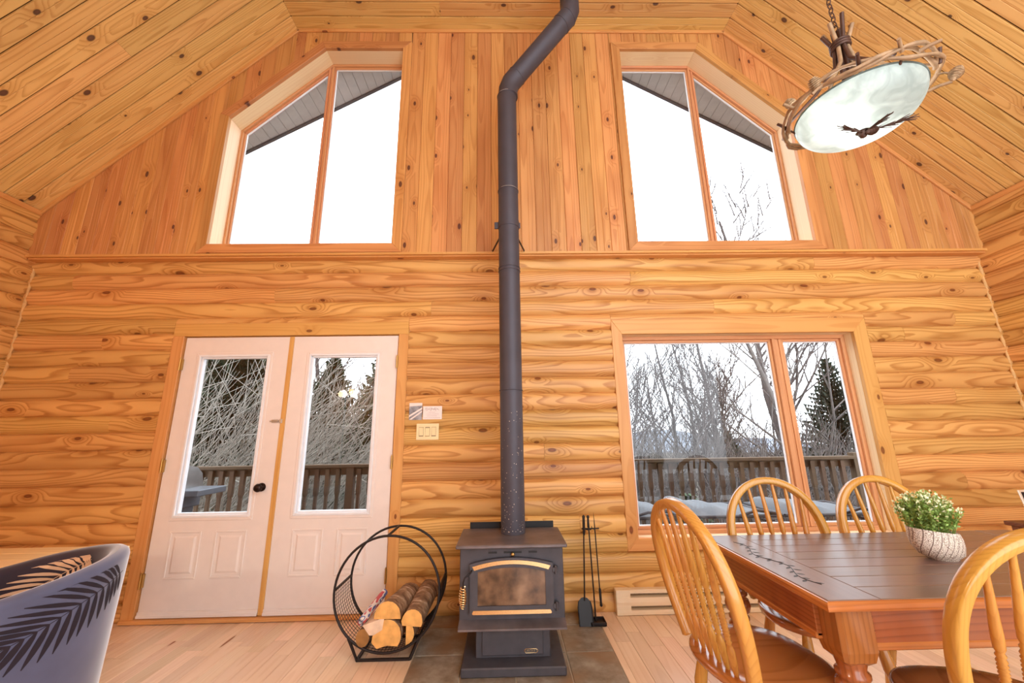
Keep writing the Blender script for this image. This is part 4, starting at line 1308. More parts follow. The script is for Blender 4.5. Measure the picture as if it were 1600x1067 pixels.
# --- pine side table behind the armchair
pt = thing('pine_table', 'pale pine table with plain legs behind the armchair', 'table', (-3.1, -.66, 0))
for k in range(4):
    ya = -.40 - .13 * k
    obj('top_plank', MB().cbox(-.68, .68, -.064, .064, -.012, .012, .003), 'sidep', pt, Matrix.Translation((0, ya - .065 + .66, .588)))
for a in (-.62, .62):
    for b in (-.2, .2):
        obj('leg', MB().cbox(-.03, .03, -.03, .03, 0, .576, .004), 'sidep', pt, Matrix.Translation((a, b, 0)))
for b in (-.2, .2): obj('apron', MB().cbox(-.59, .59, -.01, .01, .50, .576, .002), 'sidep', pt, Matrix.Translation((0, b, 0)))
for a in (-.62, .62): obj('apron', MB().cbox(-.01, .01, -.17, .17, .50, .576, .002), 'sidep', pt, Matrix.Translation((a, 0, 0)))

# --- dining table
TX0, TX1, TY0, TY1, TZ = 1.01, 2.645, -.975, -1.80, .732
dt_ = thing('dining_table', 'farmhouse dining table with dark plank top and turned red brown legs', 'table', ((TX0 + TX1) / 2, (TY0 + TY1) / 2, 0))
TC = Vector(dt_.location)
ew = .185
def tp(name, x0, x1, y0, y1, z0, z1, mat, along='x', c=.002):
    cx, cy, cz = (x0 + x1) / 2, (y0 + y1) / 2, (z0 + z1) / 2
    hx, hy, hz = (x1 - x0) / 2, abs(y1 - y0) / 2, (z1 - z0) / 2
    if along == 'x':
        return obj(name, MB().cbox(-hx, hx, -hy, hy, -hz, hz, c), mat, dt_, Matrix.Translation(Vector((cx, cy, cz)) - TC))
    mw = Matrix.Translation(Vector((cx, cy, cz)) - TC) @ Matrix.Rotation(PI / 2, 4, 'Z')
    return obj(name, MB().cbox(-hy, hy, -hx, hx, -hz, hz, c), mat, dt_, mw)
NPL = 8
inx = .012
pw = (TY0 - TY1 - 2 * inx) / NPL
for k in range(NPL):
    tp('top_plank', TX0 + ew + .0006, TX1 - ew - .0006, TY0 - inx - pw * k - .0012, TY0 - inx - pw * (k + 1) + .0012, TZ - .022, TZ, 'top', 'x', .002)
e1 = tp('end_board', TX0 + inx, TX0 + ew - .001, TY0 - inx, TY1 + inx, TZ - .022, TZ, 'top', 'y')
e2 = tp('end_board', TX1 - ew + .001, TX1 - inx, TY0 - inx, TY1 + inx, TZ - .022, TZ, 'top', 'y')
# moulded edge
ep = [(-.02, -.014), (.014, -.014), (.016, -.006), (.016, .006), (.010, .012), (.0, .014), (-.02, .014)]
for a, b, nrm in (((TX0, TY1), (TX1, TY1), (0, -1)), ((TX0, TY0), (TX1, TY0), (0, 1)), ((TX0, TY0), (TX0, TY1), (-1, 0)), ((TX1, TY0), (TX1, TY1), (1, 0))):
    A = Vector((a[0], a[1], TZ - .016)); B = Vector((b[0], b[1], TZ - .016)); d = (B - A); L = d.length; d.normalize()
    out = Vector((nrm[0], nrm[1], 0)); c = (A + B) / 2 - out * .016 - TC
    mw = Matrix.Identity(4)
    zc = d.cross(out)
    for i in range(3): mw[i][0] = d[i]; mw[i][1] = out[i]; mw[i][2] = zc[i]; mw[i][3] = c[i]
    pr = ep if zc.z > 0 else [(p, -q) for p, q in ep]
    mit = lambda s: (lambda y: s * (L / 2 - .016 + y))
    board('edge_moulding', pr, mit(-1), mit(1), 'tedge', dt_, mw)
LX, LY = .085, .085
for x0, x1, y0, y1 in ((TX0 + .12, TX1 - .12, TY1 + .035, TY1 + .06), (TX0 + .12, TX1 - .12, TY0 - .06, TY0 - .035)):
    tp('apron', x0, x1, y0, y1, .588, .704, 'table', 'x')
    tp('apron_bead', x0, x1, y0 - .004, y1 + .004, .578, .600, 'tedge', 'x', .004)
for x0, x1 in ((TX0 + .03, TX0 + .055), (TX1 - .055, TX1 - .03)):
    tp('apron', x0, x1, TY1 + .11, TY0 - .11, .588, .704, 'table', 'y')
    tp('apron_bead', x0 - .004, x1 + .004, TY1 + .11, TY0 - .11, .578, .600, 'tedge', 'y', .004)
legp = [(.02, 0), (.03, .01), (.034, .04), (.028, .06), (.034, .08), (.046, .25), (.05, .33), (.048, .36), (.036, .375), (.045, .385), (.045, .395), (.034, .405), (.05, .42), (.057, .445), (.05, .47), (.037, .48), (.048, .49), (.048, .50), (.038, .51), (.045, .535), (.05, .545)]
for xa in (TX0 + .105, TX1 - .105):
    for ya in (TY1 + .085, TY0 - .085):
        lg = obj('leg', MB().lathe(legp, 24), 'tableleg', dt_, Matrix.Translation((xa - TC.x, ya - TC.y, 0)))
        b_ = .06
        bm_ = MB()
        lv = [(.035, .53), (.052, .545), (b_, .575), (b_, .704)]
        vs = []
        for r_, z in lv:
            ch = r_ * .82
            vs += [(r_, -ch, z), (r_, ch, z), (ch, r_, z), (-ch, r_, z), (-r_, ch, z), (-r_, -ch, z), (-ch, -r_, z), (ch, -r_, z)]
        fs = [(i * 8 + k, i * 8 + (k + 1) % 8, (i + 1) * 8 + (k + 1) % 8, (i + 1) * 8 + k) for i in range(3) for k in range(8)] + [tuple(range(8))[::-1], tuple(range(24, 32))]
        bm_.add(vs, fs)
        obj('leg_block', bm_, 'tableleg', lg)
        fl = MB()
        for k in range(12):
            a = 2 * PI * k / 12
            fl.tube([(.037 * math.cos(a), .037 * math.sin(a), .10), (.049 * math.cos(a), .049 * math.sin(a), .32)], .004, 5)
        o = obj('fluting', fl, 'tableleg', lg); o['kind'] = 'stuff'
# carved sprig on the left end board
cv = MB(); rs = random.Random(4)
def leafshape(c, ang, L, W):
    pts = []
    for k in range(8):
        t = k / 7; pts.append((t, math.sin(PI * t) ** .8))
    out = [Vector((L * t, W * w_)) for t, w_ in pts] + [Vector((L * t, -W * w_)) for t, w_ in reversed(pts[1:-1])]
    ca, sa = math.cos(ang), math.sin(ang)
    return [(c[0] + p.x * ca - p.y * sa, c[1] + p.x * sa + p.y * ca, TZ + .0004) for p in out]
xc = TX0 + .095
ya, yb = TY0 - .14, TY1 + .14
stem = [(xc + .022 * math.sin(k / 24 * 4 * PI), ya + (yb - ya) * k / 24, TZ) for k in range(25)]
cv.tube(stem, .0018, 4)
for k in range(1, 24):
    sgn = 1 if k % 2 else -1
    P = leafshape(stem[k], -PI / 2 + sgn * 1.0, .026 + .008 * rs.random(), .006)
    cv.add(P, [tuple(range(len(P)))])
o = obj('carved_sprig', cv, 'black', dt_, Matrix.Translation(-TC), clean=False); o['kind'] = 'stuff'

# --- bow back dining chairs
def turned(p0, p1, prof, n=10):
    """lathe between two points; prof [(t, radius)]"""
    p0, p1 = Vector(p0), Vector(p1); d = p1 - p0
    return MB().tube([p0 + d * t for t, r in prof], [r for t, r in prof], n)
SPP = [(0, .007), (.03, .009), (.10, .0125), (.17, .014), (.21, .010), (.225, .0075), (.24, .012), (.255, .008), (.27, .011)]
for k in range(9):
    SPP += [(.28 + k * .022, .0085), (.291 + k * .022, .0122)]
SPP += [(.485, .0085), (.50, .0118), (.515, .008), (.54, .0125), (.60, .0135), (.8, .0105), (1, .0075)]
LGP = [(0, .011), (.08, .014), (.2, .019), (.26, .0205), (.29, .014), (.31, .020), (.33, .015)]
for k in range(9):
    LGP += [(.345 + k * .022, .0155), (.356 + k * .022, .021)]
LGP += [(.55, .016), (.57, .022), (.60, .017), (.70, .024), (.85, .021), (1, .015)]
STP = [(0, .008), (.12, .011), (.3, .015), (.36, .011), (.40, .016), (.44, .012), (.5, .017), (.56, .012), (.60, .016), (.64, .011), (.7, .015), (.88, .011), (1, .008)]
SH = .452
def make_chair():
    t = thing('dining_chair', 'x', 'chair', (0, 0, 0), 0, 'oak bow back dining chairs')
    N = 40
    def outl(a):
        c, s_ = math.cos(a), math.sin(a)
        r = .225
        x = (.212 if c > 0 else .225) * math.copysign(abs(c) ** .75, c); y = .235 * math.copysign(abs(s_) ** .75, s_)
        if x < 0: y *= 1 - .10 * (x / -.225)
        return x, y
    lev = [(.90, SH - .036), (.985, SH - .030), (1.0, SH - .015), (.985, SH - .003), (.95, SH), (.7, SH - .005), (.35, SH - .009), (0.02, SH - .009)]
    m = MB(); vs = []
    for s_, z in lev:
        for k in range(N):
            x, y = outl(2 * PI * k / N); vs.append((x * s_, y * s_, z))
    m.add(vs, [(i * N + k, i * N + (k + 1) % N, (i + 1) * N + (k + 1) % N, (i + 1) * N + k) for i in range(len(lev) - 1) for k in range(N)], True)
    m.add(vs[:N], [tuple(range(N))]); m.add(vs[-N:], [tuple(range(N))])
    obj('seat', m, 'seat', t)
    # bow
    def bow(u):       # u in 0..1
        H0, H1 = .70, .985
        lean = lambda z: -.165 - (z - SH) * .22
        if u < .22: z = SH - .01 + (H0 - SH + .01) * (u / .22); y = -(.195 + .045 * math.sin(PI / 2 * (u / .22)))
        elif u > .78: v = (1 - u) / .22; z = SH - .01 + (H0 - SH + .01) * v; y = .195 + .045 * math.sin(PI / 2 * v)
        else:
            a = PI * (u - .22) / .56; y = -.24 * math.cos(a); z = H0 + (H1 - H0) * math.sin(a) ** .9
        return Vector((lean(z), y, z))
    sect = [(-1, -.55), (-.75, -.8), (.75, -.8), (1, -.55), (1, .55), (.75, .8), (-.75, .8), (-1, .55)]
    path = [bow(k / 60) for k in range(61)]
    obj('bow', MB().tube(path, .0215, sect=sect, up=(1, 0, 0)), 'oak', t)
    for k in range(6):
        f = (k - 2.5) / 2.5
        yb, yt = .118 * f, .165 * f
        best = min((bow(.22 + .56 * i / 200) for i in range(201)), key=lambda p: abs(p.y - yt))
        obj('spindle', turned((-.172, yb, SH - .004), best + Vector((0, 0, -.006)), SPP), 'oak', t)
    feet = {}
    for sx_ in (-1, 1):
        for sy_ in (-1, 1):
            a = Vector((.13 * sx_, .14 * sy_, SH - .03)); b = Vector((.20 * sx_, .195 * sy_, 0))
            obj('leg', turned(b, a, LGP, 12), 'oak', t)
            feet[(sx_, sy_)] = (a, b)
    mids = []
    for sy_ in (-1, 1):
        p = [feet[(sx_, sy_)][1].lerp(feet[(sx_, sy_)][0], .30) for sx_ in (-1, 1)]
        obj('stretcher', turned(p[0], p[1], STP), 'oak', t); mids.append((p[0] + p[1]) / 2)
    obj('stretcher', turned(mids[0], mids[1], STP), 'oak', t)
    p = [feet[(1, sy_)][1].lerp(feet[(1, sy_)][0], .48) for sy_ in (-1, 1)]
    obj('stretcher', turned(p[0], p[1], STP), 'oak', t)
    return t
ch0 = make_chair()
spots = [((.935, -1.50, 0), math.radians(6), 'oak bow back chair at the left end of the table, back to the stove'),
         ((1.425, -1.17, 0), math.radians(-95), 'oak bow back chair behind the table, left of the potted plant'),
         ((2.04, -1.17, 0), math.radians(-92), 'oak bow back chair behind the table, its bow just behind the potted plant'),
         ((1.47, -1.81, 0), math.radians(81), 'oak bow back chair nearest the camera, cut off by the right edge')]
for i, (loc, rz, lab) in enumerate(spots):
    c = ch0 if i == 0 else copy_tree(ch0)
    c.location = loc; c.rotation_euler = (0, 0, rz); c['label'] = lab

# --- potted plant on the table
pl = thing('potted_plant', 'leafy green plant in a white mosaic pot with dark curved stripes', 'potted plant', (1.80, -1.42, TZ))
N = 36; m = MB(); vs = []
levs = [(0.0, .012, .55, .055, .045), (.004, .012, .58, .058, .047), (.02, .008, .7, .088, .064), (.05, 0, 1, .103, .072), (.08, -.004, 1, .105, .074), (.112, -.008, 1, .100, .070)]
for z, ox, _, rx, ry in levs:
    for k in range(N):
        a = 2 * PI * k / N
        vs.append((ox + .92 * rx * math.cos(a) - .0, .92 * ry * math.sin(a), z + (.012 * -math.cos(a) if z > .1 else 0)))
nl = len(levs)
m.add(vs, [(i * N + k, i * N + (k + 1) % N, (i + 1) * N + (k + 1) % N, (i + 1) * N + k) for i in range(nl - 1) for k in range(N)], True)
m.add(vs[:N], [tuple(range(N))[::-1]])
rim = vs[-N:]
inn = [(p[0] * .93, p[1] * .93, p[2] - .002) for p in rim]; low = [(p[0] * .9, p[1] * .9, .075) for p in rim]
m.add(rim + inn + low, [(k, (k + 1) % N, N + (k + 1) % N, N + k) for k in range(N)] + [(N + k, N + (k + 1) % N, 2 * N + (k + 1) % N, 2 * N + k) for k in range(N)] + [tuple(range(2 * N, 3 * N))], True)
obj('pot', m, 'pot', pl)
rs = random.Random(8)
mg, mw_ = MB(), MB()
for _ in range(240):
    a = rs.uniform(0, 2 * PI); rr = math.sqrt(rs.random())
    b0 = Vector((-.008 + .074 * rr * math.cos(a), .052 * rr * math.sin(a), .095))
    top = Vector((-.012 + .112 * rr * math.cos(a), .10 * rr * math.sin(a), .105 + .165 * math.sqrt(max(0, 1 - .72 * rr * rr)) * rs.uniform(.8, 1.05)))
    mg.tube([b0, b0.lerp(top, .5) + Vector((0, 0, .01)), top], .0009, 3, caps=False)
    for j in range(13):
        t = .25 + .75 * j / 12
        p = b0.lerp(top, t) + Vector((0, 0, .04 * t * (1 - t)))
        d = Vector((rs.gauss(0, 1), rs.gauss(0, 1), rs.gauss(.5, .7))).normalized(); s_ = d.orthogonal().normalized()
        s_ = (Matrix.Rotation(rs.uniform(0, 6.28), 3, d) @ s_)
        L = rs.uniform(.009, .016); W = L * .32
        pale = t > .82 and rs.random() < .7
        (mw_ if pale else mg).add([p, p + d * L * .5 + s_ * W, p + d * L, p + d * L * .5 - s_ * W], [(0, 1, 2, 3)])
o = obj('foliage', mg, 'leafg', pl, clean=False); o['kind'] = 'stuff'
o = obj('blossom', mw_, 'leafw', pl, clean=False); o['kind'] = 'stuff'; o['label'] = 'pale cream leaf tips'

# --- laptop on a small stand beyond the table
sd = thing('side_stand', 'small brown wooden stand beyond the right end of the table', 'stand', (3.54, -.70, 0))
obj('top', MB().cbox(-.30, .3, -.22, .22, .637, .662, .004), 'sidew', sd)
for a in (-.26, .25):
    for b in (-.18, .18):
        obj('leg', MB().cbox(a - .02, a + .02, b - .02, b + .02, 0, .638, .003), 'sidew', sd)
lp = thing('laptop', 'open silver laptop with a black screen at the right edge of the photo', 'laptop', (3.345, -.70, .662))
obj('base', MB().cbox(-.165, .165, -.20, .02, 0.001, .014, .003), 'silver', lp)
obj('keyboard', MB().cbox(-.14, .14, -.10, .0, .0135, .0155, .0005), 'black', lp)
m = Matrix.Translation((0, .022, .014)) @ Matrix.Rotation(math.radians(-8), 4, 'X')
ld = obj('lid', MB().cbox(-.165, .165, -.004, .004, 0, .20, .002), 'silver', lp, m)
obj('screen', MB().bb(-.152, .152, -.0052, -.0038, .012, .188), 'screen', ld)

# --- rustic pendant lamp
LC = Vector((1.961, -1.40, 2.985))
lamp = thing('pendant_lamp', 'rustic twig pendant lamp with a white alabaster glass bowl on a chain', 'pendant lamp', LC)
BR, BD = .28, .15
prof = []
for k in range(15):
    t = k / 14 * PI / 2
    prof.append((max(.004, BR * math.cos(t) ** .7), -BD * math.sin(t)))
bo = obj('glass_bowl', MB().lathe(prof, 64, caps=False), 'bowl', lamp, clean=False)
obj('bowl_rim', MB().tube([(BR * math.cos(2 * PI * k / 64), BR * math.sin(2 * PI * k / 64), 0) for k in range(64)], .005, 8, closed=True), 'bowl', bo)
rs = random.Random(15)
for strand in range(3):
    pts = []; rad = []
    ph = strand * 2.1
    n = 46
    a0 = rs.uniform(0, 2 * PI); span = 2 * PI * (.80 if strand else .9)
    for k in range(n):
        a = a0 + span * k / (n - 1)
        r = .318 + .018 * math.sin(a * 3.0 + ph) + rs.uniform(-.004, .004)
        z = .025 + .028 * math.sin(a * 3.5 + ph * 1.7)
        pts.append((r * math.cos(a), r * math.sin(a), z)); rad.append(.0095 + .002 * math.sin(k * 1.3))
    rad[0] = rad[-1] = .012
    obj('branch_ring', MB().tube(pts, rad, 8), 'branch', lamp)
for k in range(14):
    a = k * 2 * PI / 14 + rs.uniform(-.15, .15)
    p = Vector((.32 * math.cos(a), .32 * math.sin(a), .02)); d = Vector((math.cos(a + rs.choice((-1, 1)) * rs.uniform(.6, 1.2)), math.sin(a + rs.uniform(-.9, .9)), rs.uniform(-.25, .8))).normalized()
    L = rs.uniform(.05, .10)
    obj('twig_stub', MB().tube([p, p + d * L * .5 + Vector((0, 0, .004)), p + d * L], [.010, .0085, .008], 7), 'branch' if k % 3 else 'branchdark', lamp)
# bowl holders
for k in range(3):
    a = k * 2 * PI / 3 + .4
    obj('bowl_clip', MB().tube([(.30 * math.cos(a), .30 * math.sin(a), .02), (.278 * math.cos(a), .278 * math.sin(a), -.012), (.262 * math.cos(a), .262 * math.sin(a), -.008)], .006, 6), 'branchdark', lamp)
# stem of bundled sticks
for k in range(7):
    a = 2 * PI * k / 7
    c, s_ = math.cos(a), math.sin(a)
    top = Vector((.07 * c, .07 * s_, .53 + .03 * (k % 3)))
    obj('stem_stick', MB().tube([(.302 * c, .302 * s_, .03), (.16 * c, .16 * s_, .16), (.045 * c, .045 * s_, .30), (.028 * c, .028 * s_, .42), top], [.008, .009, .0105, .0115, .011], 8), 'branchdark' if k % 2 else 'branch', lamp)
    if k < 3:
        obj('stem_stick', MB().tube([(.02 * c, .02 * s_, .10), (.015 * c, .015 * s_, .43), (.012 * c, .02 * s_, .55)], .013, 8), 'branchdark', lamp)
cl = obj('collar', MB().tube([(.043 * math.cos(2 * PI * k / 40 * 1.0), .043 * math.sin(2 * PI * k / 40), .405 + .05 * k / 120) for k in range(120)], .008, 7), 'branchdark', lamp)
for k, (a, r, z) in enumerate(((2.7, .28, .15), (1.9, .24, .17), (1.1, .27, .17), (3.5, .34, .04), (5.6, .37, -.02), (.3, .31, .13))):
    p = Vector((r * math.cos(a), r * math.sin(a), z))
    m = MB(); ax = Vector((math.cos(a) * .5, math.sin(a) * .5, .8)).normalized()
    mwx = frame(p, ax, (0, 0, 1) if abs(ax.z) < .9 else (1, 0, 0)) @ Matrix.Rotation(PI / 2, 4, 'Y')
    for i in range(7):
        z0 = -.03 + i * .0095; rr = .030 * math.sin(PI * (i + 1.2) / 9.0)
        m.lathe([(rr * .45, z0 - .004), (rr, z0 + .003), (rr * .92, z0 + .006), (rr * .4, z0 + .006)], 10, mwx, smooth=False)
    obj('pine_cone', m, 'cone', lamp)
    q = Vector((.31 * math.cos(a), .31 * math.sin(a), .02))
    obj('cone_twig', MB().tube([q, (p + q) / 2 + Vector((0, 0, .008)), p], .005, 6), 'branch', lamp)
# chain
z = .56
k = 0
while LC.z + z < ZF + .05 - .35:
    pts = [(0, 0, 0)] * 0
    for j in range(14):
        a = 2 * PI * j / 14; u = .012 * math.cos(a); v = .022 * math.sin(a)
        pts.append((u, 0, z + v) if k % 2 else (0, u, z + v))
    obj('chain_link', MB().tube(pts, .0032, 6, closed=True, up=(0, 1, 0) if k % 2 else (1, 0, 0)), 'branchdark', lamp)
    z += .034; k += 1
obj('hook', MB().tube([(0, 0, z), (0, 0, ZF + .05 - LC.z - .34 + .0), (0, 0, ceil_z(LC.x) - LC.z)], .006, 8).lathe([(.06, -.03), (.065, -.01), (.065, 0.004)], 20, Matrix.Translation((0, 0, ceil_z(LC.x) - LC.z))), 'branchdark', lamp)
# dark sprig of needles under the bowl
fin = obj('finial', MB().lathe([(.002, -.035), (.014, -.028), (.02, -.012), (.016, 0), (.03, .006)], 14, Matrix.Translation((0, 0, -BD - .004))), 'branchdark', lamp)
sp_ = MB()
for (dirx, diry, n, L0, ofs) in ((-1, -.25, 34, .12, (-.01, -.01)), (.75, -.5, 30, .12, (.03, -.03)), (.1, -.8, 18, .07, (0, -.02))):
    d = Vector((dirx, diry, 0)).normalized(); base = Vector((ofs[0], ofs[1], -BD - .012))
    sp_.tube([base, base + d * L0], .0035, 6)
    for i in range(n):
        p = base + d * L0 * (i / n) ; e = (d + Vector((rs.gauss(0, .16), rs.gauss(0, .16), rs.gauss(0, .13)))).normalized()
        sp_.tube([p, p + e * .065], [.0028, .002], 4)
o = obj('needle_sprig', sp_, 'branchdark', lamp); o['kind'] = 'stuff'
m = MB()
for i in range(7):
    z0 = -.03 + i * .0095; rr = .024 * math.sin(PI * (i + 1.2) / 9.0)
    m.lathe([(rr * .45, z0 - .004), (rr, z0 + .003), (rr * .92, z0 + .006), (rr * .4, z0 + .006)], 10, Matrix.Translation((.02, -.03, -BD - .02)) @ Matrix.Rotation(1.2, 4, 'Y'), smooth=False)
obj('pine_cone', m, 'branchdark', lamp)
for k, (dx, dy) in enumerate(((-.11, -.02), (.09, .05))):
    obj('bulb', MB().sphere((dx, dy, -.02), .026), 'bulbw' if 'bulbw' in MT else 'winwhite', lamp)
    li = bpy.data.lights.new('bulb_light', 'POINT'); li.energy = 4.0; li.color = (1.0, .95, .9); li.shadow_soft_size = .024
    lo_ = bpy.data.objects.new('bulb_light', li); C.objects.link(lo_); lo_.parent = lamp; lo_.location = (dx, dy, -.072)

# --- floor lamp behind the camera (its two warm bulbs show in the door glass)
fl_ = thing('floor_lamp', 'twin bulb floor lamp whose warm light reflects in the right door glass', 'floor lamp', (-2.76, -3.6, 0))
obj('base', MB().lathe([(.15, 0), (.15, .015), (.03, .03), (.012, .05)], 28), 'bronze', fl_)
obj('pole', MB().tube([(0, 0, .04), (0, 0, 1.92)], .011, 12), 'bronze', fl_)
for s_ in (-1, 1):
    ar = obj('arm', MB().tube([(0, 0, 1.86), (s_ * .04, 0, 1.90), (s_ * .085, 0, 1.93 + s_ * .02)], .008, 8), 'bronze', fl_)
    obj('bulb', MB().sphere((s_ * .09, 0, 1.985 + s_ * .02), .045, 16, 10, (1, 1, 1.2)), 'bulb', fl_)
    li = bpy.data.lights.new('lamp_light', 'POINT'); li.energy = 45; li.color = (1.0, .9, .76); li.shadow_soft_size = .06
    lo_ = bpy.data.objects.new('lamp_light', li); C.objects.link(lo_); lo_.parent = fl_; lo_.location = (s_ * .09, -.10, 1.985)

# ================================================================= OUTDOORS
# --- roof overhang with soffit, seen through the upper windows
rx, rzp, sl = .127, 6.225, .613
roof = struct(obj('roof_overhang', MB().prism([(-5.6, .16, rzp - sl * 5.727 + .02), (rx, .16, rzp + .02), (5.8, .16, rzp - sl * 5.673 + .02), (5.8, .16, rzp - sl * 5.673 + .2), (rx, .16, rzp + .2), (-5.6, .16, rzp - sl * 5.727 + .2)], (0, .46, 0)), 'soffit'), 'roof overhang with grey soffit boards outside the upper windows')
sm_ = MB().cbox(-.051, .051, -.23, .23, -.006, .006, .004).mesh('soffit_board'); sm_.materials.append(MT['soffit'])
cs = 1 / math.hypot(1, sl)
for sgn in (-1, 1):
    d = Vector((sgn * cs, 0, -sl * cs))
    k = 8
    while k * .104 < 5.2:
        c = Vector((rx, .39, rzp)) + d * (k * .104 + .05)
        mw = Matrix.Identity(4); zz_ = d.cross(Vector((0, 1, 0)))
        for i in range(3): mw[i][0] = d[i]; mw[i][1] = (0, 1, 0)[i]; mw[i][2] = zz_[i]; mw[i][3] = c[i]
        obj('soffit_board', sm_, 'soffit', roof, mw)
        k += 1
    a = Vector((rx, .62, rzp - .03)); b = a + d * 6.3
    up_ = Vector((0, 0, .22))
    quad_board('fascia', [a, b, b + up_, a + up_], (0, .03, 0), 'fascia', roof)

# --- deck, railing
deck = struct(obj('deck', MB().bb(-6.2, 5.2, .16, 2.12, -.24, -.125), 'deck'), 'timber deck outside the doors and window')
for k in range(13):
    y0 = .17 + k * .15
    board('deck_board', [(-.07, -.02), (.07, -.02), (.07, .006), (-.07, .006)], -5.7, 5.7, 'deck', deck, frame((-.5, y0 + .07, -.105), (1, 0, 0), (0, 0, 1)))
RY, RZ = 2.0, .915
rl = thing('deck_railing', 'weathered timber deck railing with evenly spaced balusters', 'railing', (-.4, RY, -.1))
board('top_rail', [(-.055, -.018), (.055, -.018), (.055, .014), (.05, .018), (-.05, .018), (-.055, .014)], -4.95, 4.95, 'rail', rl, frame((0, 0, RZ + .1 - .018), (1, 0, 0), (0, 0, 1)))
board('rail_ledger', [(-.02, -.045), (.02, -.045), (.02, .045), (-.02, .045)], -4.95, 4.95, 'rail', rl, frame((0, .03, RZ + .1 - .085), (1, 0, 0), (0, 0, 1)))
board('bottom_rail', [(-.02, -.045), (.02, -.045), (.02, .045), (-.02, .045)], -4.95, 4.95, 'rail', rl, frame((0, .03, .12), (1, 0, 0), (0, 0, 1)))
bal = MB()
bp_ = [(.020, .08), (.018, .30), (.0165, .64), (.021, .66), (.024, .68), (.024, .96)]
vs = []
for r_, z in bp_:
    vs += [(r_, -r_, z), (r_, r_, z), (-r_, r_, z), (-r_, -r_, z)]
bal.add(vs, [(i * 4 + k, i * 4 + (k + 1) % 4, (i + 1) * 4 + (k + 1) % 4, (i + 1) * 4 + k) for i in range(len(bp_) - 1) for k in range(4)] + [(3, 2, 1, 0), (20, 21, 22, 23)])
bmsh = bal.mesh('baluster'); bmsh.materials.append(MT['rail'])
x = -4.85
while x < 4.85:
    if min(abs(x - px) for px in (-4.9, -1.55, 1.75, 4.9)) > .06:
        obj('baluster', bmsh, 'rail', rl, Matrix.Translation((x, -.005, 0)))
    x += .131
for px in (-4.9, -1.55, 1.75, 4.9):
    obj('post', MB().cbox(px - .045, px + .045, -.045, .045, -.02, RZ + .1 - .036 if abs(px) < 4 else RZ + .14, .004), 'rail', rl)

# --- sling loungers under the window
def lounger(label, x0, L, y0, W, h0, h1, drop):
    t = thing('sling_lounger', label, 'lounger', (x0 + L / 2, y0 + W / 2, -.1), 0, 'pale grey sling loungers on the deck')
    nx, ny = 28, 8
    m = MB(); vs = []
    zb = .495
    def prof(u):
        return zb + (h0 * min(1, u / .07) ** .6 * (1 - u) ** drop + .012 * math.sin(u * 19)) 
    for j in range(ny + 1):
        for i in range(nx + 1):
            u, v = i / nx, j / ny
            e = math.sin(PI * v) ** .35 if 0 < v < 1 else 0
            vs.append((u * L - L / 2, v * W - W / 2, (zb + (prof(u) - zb) * e) + .1))
    m.add(vs, gridf(ny + 1, nx + 1), True)
    obj('sling', m, 'sling', t, clean=False)
    lo_ = [(-L / 2, -W / 2, zb + .1), (L / 2, -W / 2, zb + .1), (L / 2, W / 2, zb + .1), (-L / 2, W / 2, zb + .1)]
    obj('frame', MB().tube(lo_ + [lo_[0]], .016, 8), 'tube', t)
    lo2 = [(p[0] * 1.02, p[1] * 1.04, p[2] - .075) for p in lo_]
    obj('frame', MB().tube(lo2 + [lo2[0]], .014, 8), 'tube', t)
    m = MB(); k = 0; x = -L / 2 + .02
    while x < L / 2:
        m.tube([(x, -W / 2, zb + .1), (x * 1.02, -W / 2 * 1.04, zb + .025)], .0035, 4, caps=False); x += .024
    o = obj('lacing', m, 'cord', t); o['kind'] = 'stuff'
    for a in (-1, 1):
        for b in (-1, 1):
            obj('leg', MB().tube([(a * L * .36, b * W * .5, zb + .03), (a * L * .42, b * W * .52, .002)], .014, 8), 'tube', t)
    obj('arm', MB().tube([(L * .10, -W / 2, zb + .1), (L * .3, -W / 2 - .01, zb + .15), (L * .52, -W / 2, zb + .12)], .014, 8), 'tube', t)
    return t
lounger('grey sling lounger at the left side of the lower window', .55, 0.92, .62, .62, .12, 0, .15)
lounger('grey sling lounger outside between the left chair and middle chair', 1.60, .86, .62, .62, .125, 0, 1.1)
lounger('grey sling lounger outside behind the window mullion', 2.55, .88, .62, .62, .10, 0, .9)

# --- gas grill left of the door view
gr = thing('gas_grill', 'grey gas grill with side shelf on the deck, seen through the left door', 'grill', (-3.64, 1.15, -.1))
m = MB()
P = [(-.02, -.24, .82)] 
hood = [(-.23, .80), (-.235, .88), (-.20, .99), (-.12, 1.06), (0, 1.085), (.12, 1.06), (.20, .99), (.235, .88), (.23, .80)]
m.prism([(-.32, p[0], p[1]) for p in hood], (.64, 0, 0))
obj('hood', m, 'chrome', gr)
obj('firebox', MB().cbox(-.32, .32, -.23, .23, .66, .80, .01), 'grill', gr)
obj('cart', MB().cbox(-.28, .28, -.2, .2, .08, .66, .006), 'grill', gr)
obj('side_shelf', MB().cbox(.325, .60, -.20, .20, .80, .86, .006), 'grill', gr)
pn = obj('control_panel', MB().cbox(-.1, .36, -.27, -.235, .68, .80, .004), 'chrome', gr)
for kx in (.02, .12, .28): obj('knob', MB().lathe([(.025, 0), (.022, .025), (.002, .026)], 14, Matrix.Translation((kx, -.27, .74)) @ Matrix.Rotation(PI / 2, 4, 'X')), 'black', pn)
obj('handle', MB().tube([(-.24, -.255, .86), (-.24, -.28, .87), (.24, -.28, .87), (.24, -.255, .86)], .01, 8), 'black', gr)
for a in (-1, 1): obj('wheel', MB().lathe([(.08, -.02), (.09, -.01), (.09, .01), (.08, .02)], 20, Matrix.Translation((a * .25, .1, .09)) @ Matrix.Rotation(PI / 2, 4, 'Y')), 'black', gr)

